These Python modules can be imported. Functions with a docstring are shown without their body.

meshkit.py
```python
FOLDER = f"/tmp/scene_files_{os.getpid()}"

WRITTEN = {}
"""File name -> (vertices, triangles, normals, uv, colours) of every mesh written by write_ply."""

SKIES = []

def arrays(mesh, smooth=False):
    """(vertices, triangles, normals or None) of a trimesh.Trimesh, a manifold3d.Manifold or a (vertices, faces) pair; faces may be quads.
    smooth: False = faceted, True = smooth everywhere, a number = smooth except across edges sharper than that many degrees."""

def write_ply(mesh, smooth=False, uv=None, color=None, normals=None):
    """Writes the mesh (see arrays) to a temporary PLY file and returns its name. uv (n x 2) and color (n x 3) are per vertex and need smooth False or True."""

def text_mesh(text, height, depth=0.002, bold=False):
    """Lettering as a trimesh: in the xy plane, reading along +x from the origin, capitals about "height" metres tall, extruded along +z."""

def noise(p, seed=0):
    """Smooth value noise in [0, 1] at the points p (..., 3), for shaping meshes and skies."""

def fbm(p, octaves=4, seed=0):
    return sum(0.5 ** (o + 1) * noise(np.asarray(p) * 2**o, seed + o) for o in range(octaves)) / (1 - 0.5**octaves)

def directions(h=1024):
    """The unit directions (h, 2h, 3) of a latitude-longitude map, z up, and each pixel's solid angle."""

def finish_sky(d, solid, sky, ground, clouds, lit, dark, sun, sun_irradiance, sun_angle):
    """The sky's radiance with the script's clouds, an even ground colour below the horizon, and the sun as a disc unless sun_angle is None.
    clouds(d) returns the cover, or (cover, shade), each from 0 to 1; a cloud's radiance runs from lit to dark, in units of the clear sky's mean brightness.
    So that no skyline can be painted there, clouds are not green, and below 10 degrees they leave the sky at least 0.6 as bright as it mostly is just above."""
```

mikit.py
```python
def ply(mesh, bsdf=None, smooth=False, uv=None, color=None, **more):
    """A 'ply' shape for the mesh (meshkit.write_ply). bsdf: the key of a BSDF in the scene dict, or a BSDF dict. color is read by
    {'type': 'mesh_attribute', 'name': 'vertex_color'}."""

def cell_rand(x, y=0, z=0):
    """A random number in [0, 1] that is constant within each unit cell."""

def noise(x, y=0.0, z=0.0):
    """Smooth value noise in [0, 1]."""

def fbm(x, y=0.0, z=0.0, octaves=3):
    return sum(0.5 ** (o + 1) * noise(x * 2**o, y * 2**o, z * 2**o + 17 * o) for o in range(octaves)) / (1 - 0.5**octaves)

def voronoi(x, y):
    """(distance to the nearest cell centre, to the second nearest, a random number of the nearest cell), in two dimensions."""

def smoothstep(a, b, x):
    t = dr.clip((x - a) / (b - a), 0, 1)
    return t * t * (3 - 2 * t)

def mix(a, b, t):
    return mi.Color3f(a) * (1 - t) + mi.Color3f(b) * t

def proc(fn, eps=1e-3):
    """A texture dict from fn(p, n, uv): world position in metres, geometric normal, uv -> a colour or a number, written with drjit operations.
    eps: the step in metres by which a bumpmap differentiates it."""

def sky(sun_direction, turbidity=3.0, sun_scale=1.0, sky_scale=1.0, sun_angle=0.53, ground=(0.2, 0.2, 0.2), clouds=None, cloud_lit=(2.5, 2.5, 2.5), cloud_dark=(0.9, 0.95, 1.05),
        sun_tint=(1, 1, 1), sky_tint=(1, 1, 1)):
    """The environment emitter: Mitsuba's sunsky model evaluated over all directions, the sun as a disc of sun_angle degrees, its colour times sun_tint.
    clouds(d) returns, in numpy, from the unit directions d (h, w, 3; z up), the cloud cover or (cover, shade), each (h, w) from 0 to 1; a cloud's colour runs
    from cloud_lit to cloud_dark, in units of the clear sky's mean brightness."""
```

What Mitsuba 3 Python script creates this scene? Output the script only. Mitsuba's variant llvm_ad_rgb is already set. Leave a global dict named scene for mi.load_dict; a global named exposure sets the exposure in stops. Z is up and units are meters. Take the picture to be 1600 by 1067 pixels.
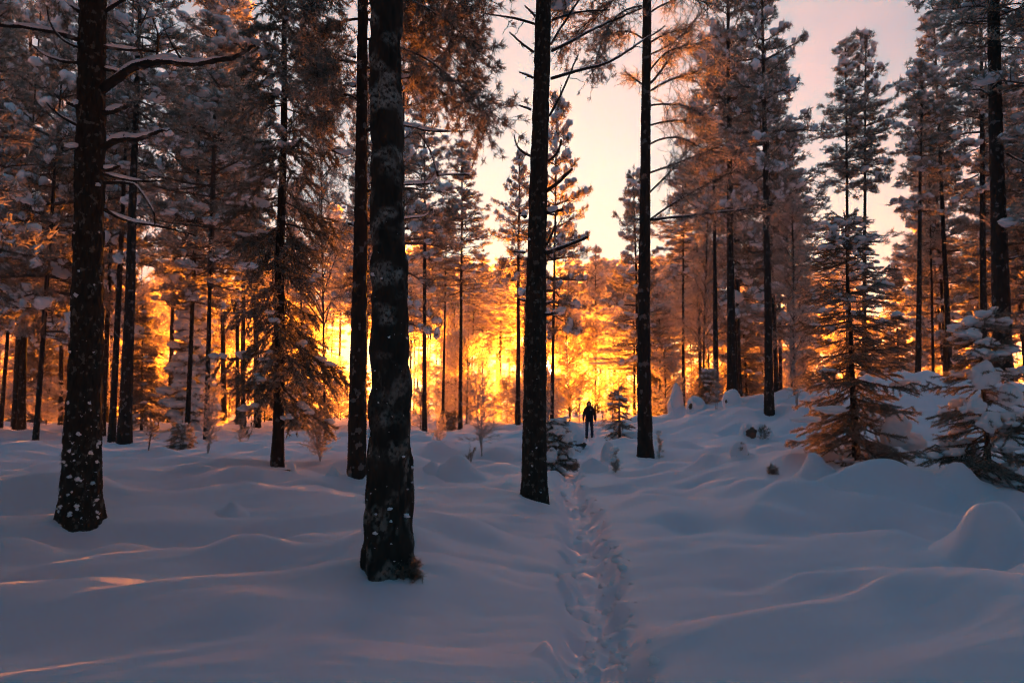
import math, numpy as np, trimesh, manifold3d, mitsuba as mi, mikit, meshkit
T = mi.ScalarTransform4f
scene, labels = {}, {}
PI = math.pi
# ------------------------------------------------------------------ camera, sky, air, exposure
EYE = np.array([0.0, 0.0, 1.6]); FOC = 1067.0; PITCH = math.radians(5.43); HOR = 635.0
FWD = np.array([0, math.cos(PITCH), math.sin(PITCH)]); UPV = np.array([0, -math.sin(PITCH), math.cos(PITCH)])

def ray(px, py):
    d = FWD + (px - 800.0) / FOC * np.array([1.0, 0, 0]) - (py - 533.5) / FOC * UPV
    return d / d[1]

def at(px, py, Y):
    """The point seen at a pixel of the photograph, Y metres in front of the camera."""
    return EYE + ray(px, py) * Y

exposure = 1.05
SUN = ray(838, 584)
scene['camera'] = {'type': 'perspective', 'fov': 2 * math.degrees(math.atan(800 / FOC)), 'fov_axis': 'x', 'near_clip': 0.05, 'far_clip': 4000,
                   'to_world': T().look_at(origin=EYE.tolist(), target=(EYE + FWD).tolist(), up=[0, 0, 1]),
                   'medium': {'type': 'ref', 'id': 'air'}}

def thin_cloud(d):
    """Thin high cloud, brightest on the sun's side of the sky and dull on the other."""
    n = meshkit.fbm(d * [3, 3, 9.0] + 5, 4); away = np.degrees(np.arccos(np.clip(d @ (SUN / np.linalg.norm(SUN)), -1, 1)))
    t = np.clip((away - 18) / 62, 0, 1)
    return 0.78 + 0.3 * (n - 0.5), np.clip(1 - (1 - t) ** 1.6 + 0.3 * (n - 0.5), 0, 1)

scene['sky'] = mikit.sky(SUN.tolist(), turbidity=3, sun_scale=215.0, sky_scale=2.8, sun_angle=2.5, sun_tint=(1.0, 0.66, 0.46), ground=(0.55, 0.5, 0.5),
                         clouds=thin_cloud, cloud_lit=(7.2, 6.9, 7.0), cloud_dark=(0.18, 1.3, 2.4), sky_tint=(0.50, 1.0, 1.2))
scene['air'] = {'type': 'homogeneous', 'albedo': {'type': 'rgb', 'value': [0.97, 0.95, 0.92]}, 'sigma_t': {'type': 'rgb', 'value': [0.0003] * 3},
                'phase': {'type': 'hg', 'g': 0.58}}
scene['haze'] = {'type': 'cube', 'to_world': T().translate([0, 170, 20.5]).scale([330, 250, 22.3]), 'bsdf': {'type': 'null'}, 'interior': {'type': 'ref', 'id': 'air'}}
labels['haze'] = {'kind': 'stuff', 'label': 'golden frosty haze between the trees', 'category': 'haze'}

# ------------------------------------------------------------------ helpers
def fb(p, o=4, s=0): return meshkit.fbm(np.asarray(p, float), o, s)
def n2(x, y, s=0, o=3):
    x, y = np.broadcast_arrays(np.asarray(x, float), np.asarray(y, float))
    return fb(np.stack([x, y, x * 0 + s * 7.31], -1), o, s) - 0.5
def sst(a, b, x):
    t = np.clip((np.asarray(x, float) - a) / (b - a), 0, 1); return t * t * (3 - 2 * t)
def unit(v): return v / np.maximum(np.linalg.norm(v, axis=-1, keepdims=True), 1e-9)
counts = {}
def key_of(name, parent=None):
    base = f'{parent}__{name}' if parent else name
    n = counts.get(base, 0); counts[base] = n + 1
    return base if n == 0 else f'{base}_{n:03d}'
def add(name, mesh, bsdf, parent=None, smooth=False, color=None, label=None, cat=None, group=None, kind=None):
    k = key_of(name, parent)
    scene[k] = mikit.ply(mesh, bsdf, smooth=smooth, color=color)
    tag(k, label, cat, group, kind); return k
def tag(k, label=None, cat=None, group=None, kind=None):
    e = {a: b for a, b in (('label', label), ('category', cat), ('group', group), ('kind', kind)) if b}
    if e: labels.setdefault(k, {}).update(e)

def cat_mesh(ms):
    vs, fs, n = [], [], 0
    for v, f in ms:
        vs.append(np.asarray(v)); fs.append(np.asarray(f) + n); n += len(v)
    return np.vstack(vs), np.vstack(fs)

def prisms(p0, p1, r0, r1, k=3):
    """Many tapering prisms at once."""
    p0, p1 = np.atleast_2d(p0), np.atleast_2d(p1); n = len(p0)
    r0, r1 = np.broadcast_to(r0, (n,)), np.broadcast_to(r1, (n,))
    d = unit(p1 - p0); a = unit(np.cross(d, np.where(np.abs(d[:, 2:]) < 0.9, [0, 0, 1.0], [1.0, 0, 0]))); b = np.cross(d, a)
    th = np.arange(k) * 2 * PI / k
    ring = np.cos(th)[None, :, None] * a[:, None] + np.sin(th)[None, :, None] * b[:, None]
    v = np.concatenate([p0[:, None] + ring * r0[:, None, None], p1[:, None] + ring * r1[:, None, None]], 1).reshape(-1, 3)
    i = np.arange(k); j = (i + 1) % k
    f = np.vstack([np.stack([i, j, j + k], 1), np.stack([i, j + k, i + k], 1)])
    return v, (f[None] + (np.arange(n) * 2 * k)[:, None, None]).reshape(-1, 3)

def tube(pts, radii, k=10, rough=0.0, seed=0, freq=3.0, cap=True):
    """A smooth limb along a polyline; rough displaces the surface."""
    p = np.asarray(pts, float); r = np.broadcast_to(np.asarray(radii, float), (len(p),))
    t = unit(np.gradient(p, axis=0)); m = unit(t.mean(0))
    ref = np.array([1.0, 0, 0]) if abs(m[0]) < 0.7 else np.array([0, 1.0, 0])
    a = unit(np.cross(t, ref)); b = np.cross(t, a)
    th = np.arange(k) * 2 * PI / k
    ring = np.cos(th)[None, :, None] * a[:, None] + np.sin(th)[None, :, None] * b[:, None]
    v = p[:, None] + ring * r[:, None, None]
    if rough:
        v = v + ring * (rough * 2 * (fb(v * freq, 3, seed) - 0.5))[..., None]
    v = v.reshape(-1, 3); n = len(p)
    i, j = np.meshgrid(np.arange(n - 1), np.arange(k), indexing='ij')
    q = np.stack([i * k + j, i * k + (j + 1) % k, (i + 1) * k + (j + 1) % k, (i + 1) * k + j], -1).reshape(-1, 4)
    f = np.vstack([q[:, [0, 1, 2]], q[:, [0, 2, 3]]])
    if cap:
        v = np.vstack([v, p[-1] + t[-1] * r[-1] * 0.6, p[0]]); jj = np.arange(k); o = (n - 1) * k
        f = np.vstack([f, np.stack([o + jj, o + (jj + 1) % k, jj * 0 + len(v) - 2], 1), np.stack([(jj + 1) % k, jj, jj * 0 + len(v) - 1], 1)])
    return v, f

def smooth_path(pts, n):
    p = np.asarray(pts, float)
    if len(p) == 2: return p[0] + (p[1] - p[0]) * np.linspace(0, 1, n)[:, None]
    from scipy.interpolate import PchipInterpolator
    s = np.r_[0, np.cumsum(np.linalg.norm(np.diff(p, axis=0), axis=1))]
    return PchipInterpolator(s, p)(np.linspace(0, s[-1], n))

NEEDLE, FROST, BARKC = np.array([0.075, 0.065, 0.038]), np.array([0.76, 0.70, 0.64]), np.array([0.07, 0.05, 0.04])
def blades(rng, pos, d, length, width, frost, tip=0.2):
    """One narrow leaf-sized triangle per row of pos; frost 0..1 whitens it. Returns (vertices, faces, colours)."""
    n = len(pos); d = unit(d)
    side = unit(np.cross(d, rng.normal(size=(n, 3)))) * (np.broadcast_to(width, (n,)) / 2)[:, None]
    v = np.stack([pos - side, pos + side, pos + d * np.broadcast_to(length, (n,))[:, None]], 1).reshape(-1, 3)
    f = np.arange(3 * n).reshape(-1, 3)
    fr = np.clip(frost + rng.normal(0, 0.13, n), 0.02, 1)
    fr = np.stack([fr, fr, np.clip(fr + tip, 0, 1)], 1).reshape(-1, 1)
    return v, f, NEEDLE * (1 - fr) + FROST * fr

def join_c(parts):
    n, vs, fs, cs = 0, [], [], []
    for v, f, c in parts:
        vs.append(v); fs.append(f + n); cs.append(c); n += len(v)
    return (np.vstack(vs), np.vstack(fs)), np.vstack(cs)

ICO = [trimesh.creation.icosphere(subdivisions=s) for s in (0, 1, 2, 3, 4)]
def lumps(rng, c, size, sub=1, flat=0.6, rough=0.25):
    """Rounded clumps of snow at points c."""
    b = np.array(ICO[sub].vertices); F = np.array(ICO[sub].faces); n = len(c)
    size = np.broadcast_to(size, (n,))
    sc = size[:, None] * np.stack([rng.uniform(0.75, 1.35, n), rng.uniform(0.75, 1.35, n), rng.uniform(0.8, 1.2, n) * flat], 1)
    off = rng.uniform(0, 50, (n, 1, 3))
    w = 1 + rough * 2 * (meshkit.noise(b[None] * 1.6 + off) - 0.5)
    v = c[:, None] + b[None] * w[..., None] * sc[:, None]
    return v.reshape(-1, 3), (F[None] + (np.arange(n) * len(b))[:, None, None]).reshape(-1, 3)

# ------------------------------------------------------------------ the ground: a snow sheet, hummocks, the knoll, the trodden path
PATHPX = [(952, 1200), (940, 1067), (930, 960), (924, 890), (915, 830), (902, 790), (889, 768), (889, 745), (904, 722), (917, 702), (921, 686)]
_pw = np.array([at(x, y, 1.6 * FOC / ((y - HOR) * 1.0))[:2] if y > 640 else (0, 0) for x, y in PATHPX])
# the true depth of a flat-ground pixel
def flatY(py):
    r = ray(800, py); return -EYE[2] / r[2]
_pw = np.array([at(x, y, flatY(y))[:2] for x, y in PATHPX])
from scipy.interpolate import PchipInterpolator
_px = PchipInterpolator(_pw[:, 1], _pw[:, 0])
def path_x(y): return _px(np.clip(y, _pw[0, 1], _pw[-1, 1]))
_rng = np.random.default_rng(11)
FEET = []
for _k, _y in enumerate(np.arange(3.2, 30, 0.36)):
    FEET.append((float(path_x(_y)) + (0.15 if _k % 2 else -0.05) + _rng.normal(0, 0.05), _y + _rng.normal(0, 0.07), _rng.uniform(0.08, 0.13), _rng.uniform(0.05, 0.12)))
CLODS = [(float(path_x(_y)) + _rng.choice([-0.3, 0.18, 0.24]) + _rng.normal(0, 0.06), _y + _rng.normal(0, 0.08), _rng.uniform(0.05, 0.12), _rng.uniform(0.02, 0.08)) for _y in np.arange(3.4, 16, 0.27)]

BUMPS = []   # (x, y, radius x, radius y, height): drifts and banks that belong to the ground

def ground(x, y):
    x, y = np.broadcast_arrays(np.asarray(x, float), np.asarray(y, float))
    z = 2.75 * np.exp(-(((x - 17) / 10.0) ** 2) - ((y - 31) / 9.5) ** 2) + 0.55 * np.exp(-(((x - 9) / 4.5) ** 2) - ((y - 15) / 5.0) ** 2)
    u, v = 0.93 * x + 0.36 * y, -0.36 * x + 0.93 * y
    near = sst(1.5, 4.0, np.hypot(x, y))
    calm = 1 - 0.75 * np.exp(-((x - path_x(y)) / 1.0) ** 2) * (1 - sst(22, 30, y))
    z = z + calm * near * (0.95 * n2(u / 3.4, v / 1.7, 1, 2) + 0.9 * (0.22 - np.sqrt(n2(u / 2.6, v / 1.1, 2, 2) ** 2 + 0.004)) + 0.55 * n2(u / 1.1, v / 0.7, 7, 2) * sst(3, 7, y))
    z = z + 0.5 * n2(x / 9, y / 7, 3, 2) * sst(6, 25, y)
    z = z + 0.16 * n2(u / 0.8, v / 0.2, 4, 3) * (0.3 + 0.7 * sst(-0.1, 0.15, n2(x / 2.2, y / 2.2, 5, 2)))
    z = z + (0.035 * n2(u / 0.45, v / 0.075, 9, 2) * sst(-0.05, 0.2, n2(x / 1.5, y / 1.5, 10, 2)) + 0.016 * n2(x / 0.13, y / 0.11, 12, 2)) * (1 - sst(14, 24, y))
    for bx, by, rx, ry, h in BUMPS:
        z = z + h * np.exp(-((x - bx) / rx) ** 2 - ((y - by) / ry) ** 2)
    # the path
    fade = (1 - sst(27, 33, y)) * sst(-2, 1, y)
    dx = x - path_x(y) - 0.10 * n2(y / 0.5, x * 0, 6, 2)
    tr = np.exp(-np.abs(dx / 0.27) ** 3.5)
    z = z - fade * tr * (0.21 - 0.17 * n2(x / 0.15, y / 0.17, 8, 3))
    on = (np.abs(dx) < 1.0) & (y > 2.5) & (y < 32)
    if on.any():
        xs, ys = x[on], y[on]; dz = np.zeros(xs.shape)
        for fx, fy, r, dep in FEET:
            m = (np.abs(ys - fy) < 0.6)
            if m.any(): dz[m] -= dep * np.exp(-(((xs[m] - fx) / r) ** 2 + ((ys[m] - fy) / (r * 1.35)) ** 2) ** 2)
        for fx, fy, r, h in CLODS:
            m = (np.abs(ys - fy) < 0.5)
            if m.any(): dz[m] += h * np.exp(-(((xs[m] - fx) / r) ** 2 + ((ys[m] - fy) / r) ** 2) ** 1.6)
        z = z.copy(); z[on] += dz
    return z

def gp(px, py, y0=3.0, y1=90.0):
    """Where the sight line of a pixel meets the ground."""
    Y = np.linspace(y0, y1, 1500); P = EYE[None] + ray(px, py)[None] * Y[:, None]
    below = np.nonzero(P[:, 2] < ground(P[:, 0], P[:, 1]))[0]
    if not len(below):   # just over the brow of the knoll: take the brow
        n = (Y > 10) & (Y < 45); return P[n][np.argmin(P[n][:, 2] - ground(P[n][:, 0], P[n][:, 1]))]
    return P[below[0]]

def on_ground(px, Y):
    """The ground under a pixel column at depth Y."""
    x = (px - 800) / FOC * Y * math.cos(PITCH) * 1.0
    # depth along the view differs little from Y; solve x for the column at ground height
    for _ in range(3):
        z = float(ground(x, Y)); depth = Y * math.cos(PITCH) + (z - 1.6) * math.sin(PITCH); x = (px - 800) / FOC * depth
    return np.array([x, Y, float(ground(x, Y))])

def drift(px, py, rx, ry, h):
    p = at(px, py, flatY(py)); BUMPS.append((p[0], p[1], rx, ry, h))
for b in [(607, 900, 0.36, 0.36, 0.20), (125, 818, 0.42, 0.42, 0.20), (835, 783, 0.34, 0.34, 0.16), (1009, 717, 0.4, 0.4, 0.2), (560, 744, 0.36, 0.36, 0.18), (607, 880, 0.85, 0.75, 0.22), (125, 812, 0.9, 0.9, 0.22), (835, 778, 0.7, 0.7, 0.16), (1009, 713, 0.9, 0.9, 0.18), (560, 740, 0.8, 0.8, 0.18), (433, 725, 0.6, 0.6, 0.12),
          (210, 880, 1.2, 0.6, 0.16), (380, 800, 0.9, 0.5, 0.18), (700, 940, 1.0, 0.5, 0.08), (1180, 860, 1.4, 0.6, 0.14), (1480, 960, 1.0, 0.6, 0.2), (1590, 1000, 0.7, 0.5, 0.2),
          (1100, 1000, 0.8, 0.4, 0.10), (1300, 760, 1.5, 0.8, 0.15), (300, 1000, 1.0, 0.5, 0.12)]:
    drift(*b)

def graded(lo, hi, dense_lo, dense_hi, step, grow):
    mid = np.arange(dense_lo, dense_hi + step / 2, step); out = [mid]
    a, s, up = mid[-1], step, []
    while a < hi: s *= grow; a += s; up.append(a)
    a, s, dn = mid[0], step, []
    while a > lo: s *= grow; a -= s; dn.append(a)
    return np.r_[dn[::-1], mid, up]

def build_ground():
    gx = np.unique(np.clip(graded(-325, 325, -4.5, 5.5, 0.03, 1.033), -325, 325))
    ys, y = [3.2], 3.2
    while y < 414: y += max(0.024, 0.0076 * y if y < 60 else 0.03 * y); y = min(y, 415.0); ys.append(y)
    gy = np.r_[[-78, -60, -40, -20, -12, -8, -5, -3, -1, 0.5, 1.5, 2.2, 2.8], ys]
    X, Y = np.meshgrid(gx, gy); Z = ground(X, Y)
    far = sst(180, 320, np.hypot(X, Y)); Z = Z * (1 - far)
    n, m = X.shape; V = np.stack([X, Y, Z], -1).reshape(-1, 3)
    i, j = np.meshgrid(np.arange(n - 1), np.arange(m - 1), indexing='ij')
    q = np.stack([i * m + j, i * m + j + 1, (i + 1) * m + j + 1, (i + 1) * m + j], -1).reshape(-1, 4)
    F = np.vstack([q[:, [0, 1, 2]], q[:, [0, 2, 3]]])
    # smooth normals of the whole sheet, kept when the path is cut out of it
    _, _, N = meshkit.arrays((V, F), True)
    c = V[F].mean(1); on = (c[:, 1] > 2.6) & (c[:, 1] < 29) & (np.abs(c[:, 0] - path_x(c[:, 1])) < 0.42)
    for name, sel, lab, cate in (('snow_ground', ~on, 'blue grey rolling snow over hummocks and a knoll', 'snow'), ('footpath', on, 'trodden path of footprints through deep snow', 'path')):
        f = F[sel]; used, inv = np.unique(f, return_inverse=True)
        k = key_of(name); path = meshkit.write_ply((V[used], inv.reshape(-1, 3)), False, normals=N[used])
        scene[k] = {'type': 'ply', 'filename': path, 'face_normals': False, 'bsdf': {'type': 'ref', 'id': 'snow'}}
        tag(k, lab, cate, kind='structure')

def build_crumbs():
    rng = np.random.default_rng(31); n = 420; y = 3.3 * (22 / 3.3) ** rng.random(n); x = path_x(y) + np.where(rng.random(n) < 0.55, rng.normal(0.22, 0.07, n), rng.normal(0.02, 0.13, n)); sz = 0.010 + 0.045 * rng.random(n) ** 3
    k = key_of('snow_crumbs'); scene[k] = mikit.ply(lumps(rng, np.stack([x, y, ground(x, y) + sz * 0.15], 1), sz, 1, 0.8, 0.4), 'snow_clump', smooth=True)
    tag(k, 'broken snow crumbs kicked up along the footpath', 'snow crumbs', kind='stuff')

# ------------------------------------------------------------------ materials
def snow_bump(p, n, uv):
    return 0.012 * mikit.fbm(p.x * 7, p.y * 22, p.z * 15, 2) + 0.005 * mikit.noise(p.x * 45, p.y * 45, p.z * 45)
scene['snow'] = {'type': 'twosided', 'b': {'type': 'bumpmap', 'arbitrary': mikit.proc(snow_bump, eps=4e-3), 'scale': 1.0,
                 'b': {'type': 'principled', 'base_color': {'type': 'rgb', 'value': [0.74, 0.79, 0.85]}, 'roughness': 0.6, 'specular': 0.3}}}
scene['snow_clump'] = {'type': 'twosided', 'b': {'type': 'diffuse', 'reflectance': {'type': 'rgb', 'value': [0.84, 0.85, 0.87]}}}
scene['leaf'] = {'type': 'principledthin', 'base_color': {'type': 'mesh_attribute', 'name': 'vertex_color'}, 'roughness': 0.7, 'diff_trans': 1.6, 'spec_trans': 0.0, 'eta': 1.3}
scene['needle'] = {**scene['leaf'], 'diff_trans': 0.55}
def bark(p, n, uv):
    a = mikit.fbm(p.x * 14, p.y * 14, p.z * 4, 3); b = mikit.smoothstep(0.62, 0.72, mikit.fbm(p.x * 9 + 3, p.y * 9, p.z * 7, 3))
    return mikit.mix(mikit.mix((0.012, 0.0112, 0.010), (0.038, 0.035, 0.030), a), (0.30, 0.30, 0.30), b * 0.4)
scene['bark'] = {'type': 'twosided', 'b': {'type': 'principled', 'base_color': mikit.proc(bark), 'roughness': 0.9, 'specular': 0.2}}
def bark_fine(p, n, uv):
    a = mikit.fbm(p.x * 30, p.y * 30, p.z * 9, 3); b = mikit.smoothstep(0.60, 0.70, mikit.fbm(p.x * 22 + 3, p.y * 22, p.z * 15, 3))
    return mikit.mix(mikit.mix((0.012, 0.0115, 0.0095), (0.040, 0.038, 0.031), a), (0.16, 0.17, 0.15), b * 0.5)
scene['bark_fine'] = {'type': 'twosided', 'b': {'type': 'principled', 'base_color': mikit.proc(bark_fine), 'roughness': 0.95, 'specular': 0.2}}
def bark_birch(p, n, uv):
    h = mikit.smoothstep(1.4, 3.0, p.z + 0.8 * mikit.fbm(p.x * 3, p.y * 3, p.z * 3, 2))
    a = mikit.fbm(p.x * 22, p.y * 22, p.z * 6, 3)
    plate = mikit.smoothstep(0.50, 0.66, mikit.fbm(p.x * 9 + 9, p.y * 9, p.z * 4, 3)) * mikit.smoothstep(0.25, 0.7, mikit.fbm(p.x * 45, p.y * 45, p.z * 30, 2))
    band = mikit.smoothstep(0.46, 0.72, mikit.fbm(p.x * 5 + 1, p.y * 5, p.z * 6, 3)) * mikit.smoothstep(0.25, 0.7, mikit.fbm(p.x * 55, p.y * 55, p.z * 38, 3))
    dark = mikit.mix((0.010, 0.0105, 0.009), (0.036, 0.037, 0.031), a)
    low = mikit.mix(dark, (0.17, 0.175, 0.155), plate * 0.9)
    return mikit.mix(low, mikit.mix(dark, (0.25, 0.295, 0.28), band * 0.8), h)
scene['bark_birch'] = {'type': 'twosided', 'b': {'type': 'principled', 'base_color': mikit.proc(bark_birch), 'roughness': 0.95, 'specular': 0.2}}
def flat_col(name, c, rough=0.8):
    scene[name] = {'type': 'twosided', 'b': {'type': 'principled', 'base_color': {'type': 'rgb', 'value': list(c)}, 'roughness': rough, 'specular': 0.2}}
flat_col('twig', (0.10, 0.075, 0.06)); flat_col('frost_twig', (0.36, 0.33, 0.32)); flat_col('jacket', (0.012, 0.012, 0.015)); flat_col('jeans', (0.035, 0.045, 0.075)); flat_col('boots', (0.012, 0.011, 0.01))
flat_col('skin', (0.45, 0.29, 0.22), 0.5); flat_col('beard', (0.05, 0.035, 0.025)); flat_col('rock', (0.06, 0.055, 0.05)); flat_col('metal', (0.5, 0.5, 0.5), 0.4)

build_ground()
build_crumbs()

# ------------------------------------------------------------------ crowns
def pine_crown(seed, H=11.0, R=2.4, step=0.55, tufts=3, blade=(0.18, 0.045), frost=0.42, snow=45, nb=6, snow_size=0.17, low_droop=0.25):
    """Scots pine: whorls of limbs, side twigs, needle tufts, clumps of snow. z runs 0..H."""
    rng = np.random.default_rng(seed); P0, P1, R0, R1 = [], [], [], []; tp, td = [], []; sn = []
    z = 0.1
    while z < H - 0.25:
        t = z / H; prof = R * (1 - t) ** 0.75 * (0.55 + 0.45 * float(sst(0, 0.3, t))) + 0.22
        n = rng.integers(3, 6); a0 = rng.uniform(0, 2 * PI)
        for k in range(n):
            L = prof * rng.choice([0.45, 0.8, 1.0, 1.35], p=[.25, .35, .25, .15]) * rng.uniform(0.85, 1.15); az = a0 + 2 * PI * k / n + rng.normal(0, 0.35)
            el = (1 - t) * rng.uniform(-0.35, 0.12) + t * rng.uniform(0.5, 1.0)
            s = np.linspace(0, 1, 6); h = np.array([math.cos(az), math.sin(az), 0.0]); perp = np.array([-h[1], h[0], 0])
            wob = np.cumsum(rng.normal(0, 0.05, 6)) * L
            pts = h * (L * s * math.cos(el))[:, None] + perp * wob[:, None]
            pts[:, 2] = z + L * (s * math.sin(el) - low_droop * (1 - t) * s ** 2 + 0.18 * s ** 3)
            P0.append(pts[:-1]); P1.append(pts[1:]); r = (0.012 + 0.016 * L) * (1 - 0.85 * s); R0.append(r[:-1]); R1.append(r[1:])
            m = int(4 + L * 5); st = rng.uniform(0.22, 1.0, m); q = np.stack([np.interp(st, s, pts[:, c]) for c in range(3)], 1)
            side = np.where(rng.random(m) < 0.5, 1, -1)
            d = unit(h * 0.55 + perp * (side * rng.uniform(0.4, 1.0, m))[:, None] + np.array([0, 0, 1]) * rng.uniform(-0.12, 0.35, m)[:, None])
            l = 0.18 + 0.45 * L * (1.1 - st) * rng.uniform(0.5, 1.1, m); e = q + d * l[:, None]
            P0.append(q); P1.append(e); R0.append(np.full(m, 0.014)); R1.append(np.full(m, 0.006))
            for u in np.linspace(0.45, 1.0, tufts):
                tp.append(q + (e - q) * u + rng.normal(0, 0.03, (m, 3))); td.append(d)
            tp.append(pts[-2:]); td.append(np.repeat(unit(pts[-1] - pts[-2])[None], 2, 0))
            if rng.random() < snow / 100.0:
                c = rng.integers(3, 9); u = rng.uniform(0.4, 1.0, c); b = np.stack([np.interp(u, s, pts[:, a]) for a in range(3)], 1)
                sn.append(b + rng.normal(0, 0.10, (c, 3)) * [1, 1, 0.3] + [0, 0, 0.09])
        z += step * rng.uniform(0.6, 1.4)
    P0.append(np.array([[0, 0, 0.0], [0, 0, H * 0.5]])); P1.append(np.array([[0, 0, H * 0.5], [0, 0, H]])); R0.append([0.09, 0.05]); R1.append([0.05, 0.01])
    tp.append(np.array([[0, 0, H - 0.1], [0, 0, H], [0, 0, H - 0.3]])); td.append(np.array([[0, 0, 1.0]] * 3))
    tp, td = np.vstack(tp), np.vstack(td); n = len(tp)
    pos = np.repeat(tp, nb, 0) + rng.normal(0, 0.035, (n * nb, 3)); d = np.repeat(td, nb, 0) * 0.7 + np.array([0, 0, 0.25]) + rng.normal(0, 0.62, (n * nb, 3))
    fr = np.repeat(frost + 0.22 * (meshkit.noise(tp * 1.3 + seed) - 0.5) * 2, nb)
    v, f, c = blades(rng, pos, d, blade[0] * rng.uniform(0.6, 1.3, n * nb), blade[1] * rng.uniform(0.7, 1.4, n * nb), fr)
    out = {'crown': ((v, f), c), 'branches': prisms(np.vstack(P0), np.vstack(P1), np.concatenate(R0), np.concatenate(R1))}
    if sn: sn = np.vstack(sn); out['snow_clumps'] = lumps(rng, sn, snow_size * rng.uniform(0.35, 1.2, len(sn)), rough=0.55, flat=0.75)
    return out

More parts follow.
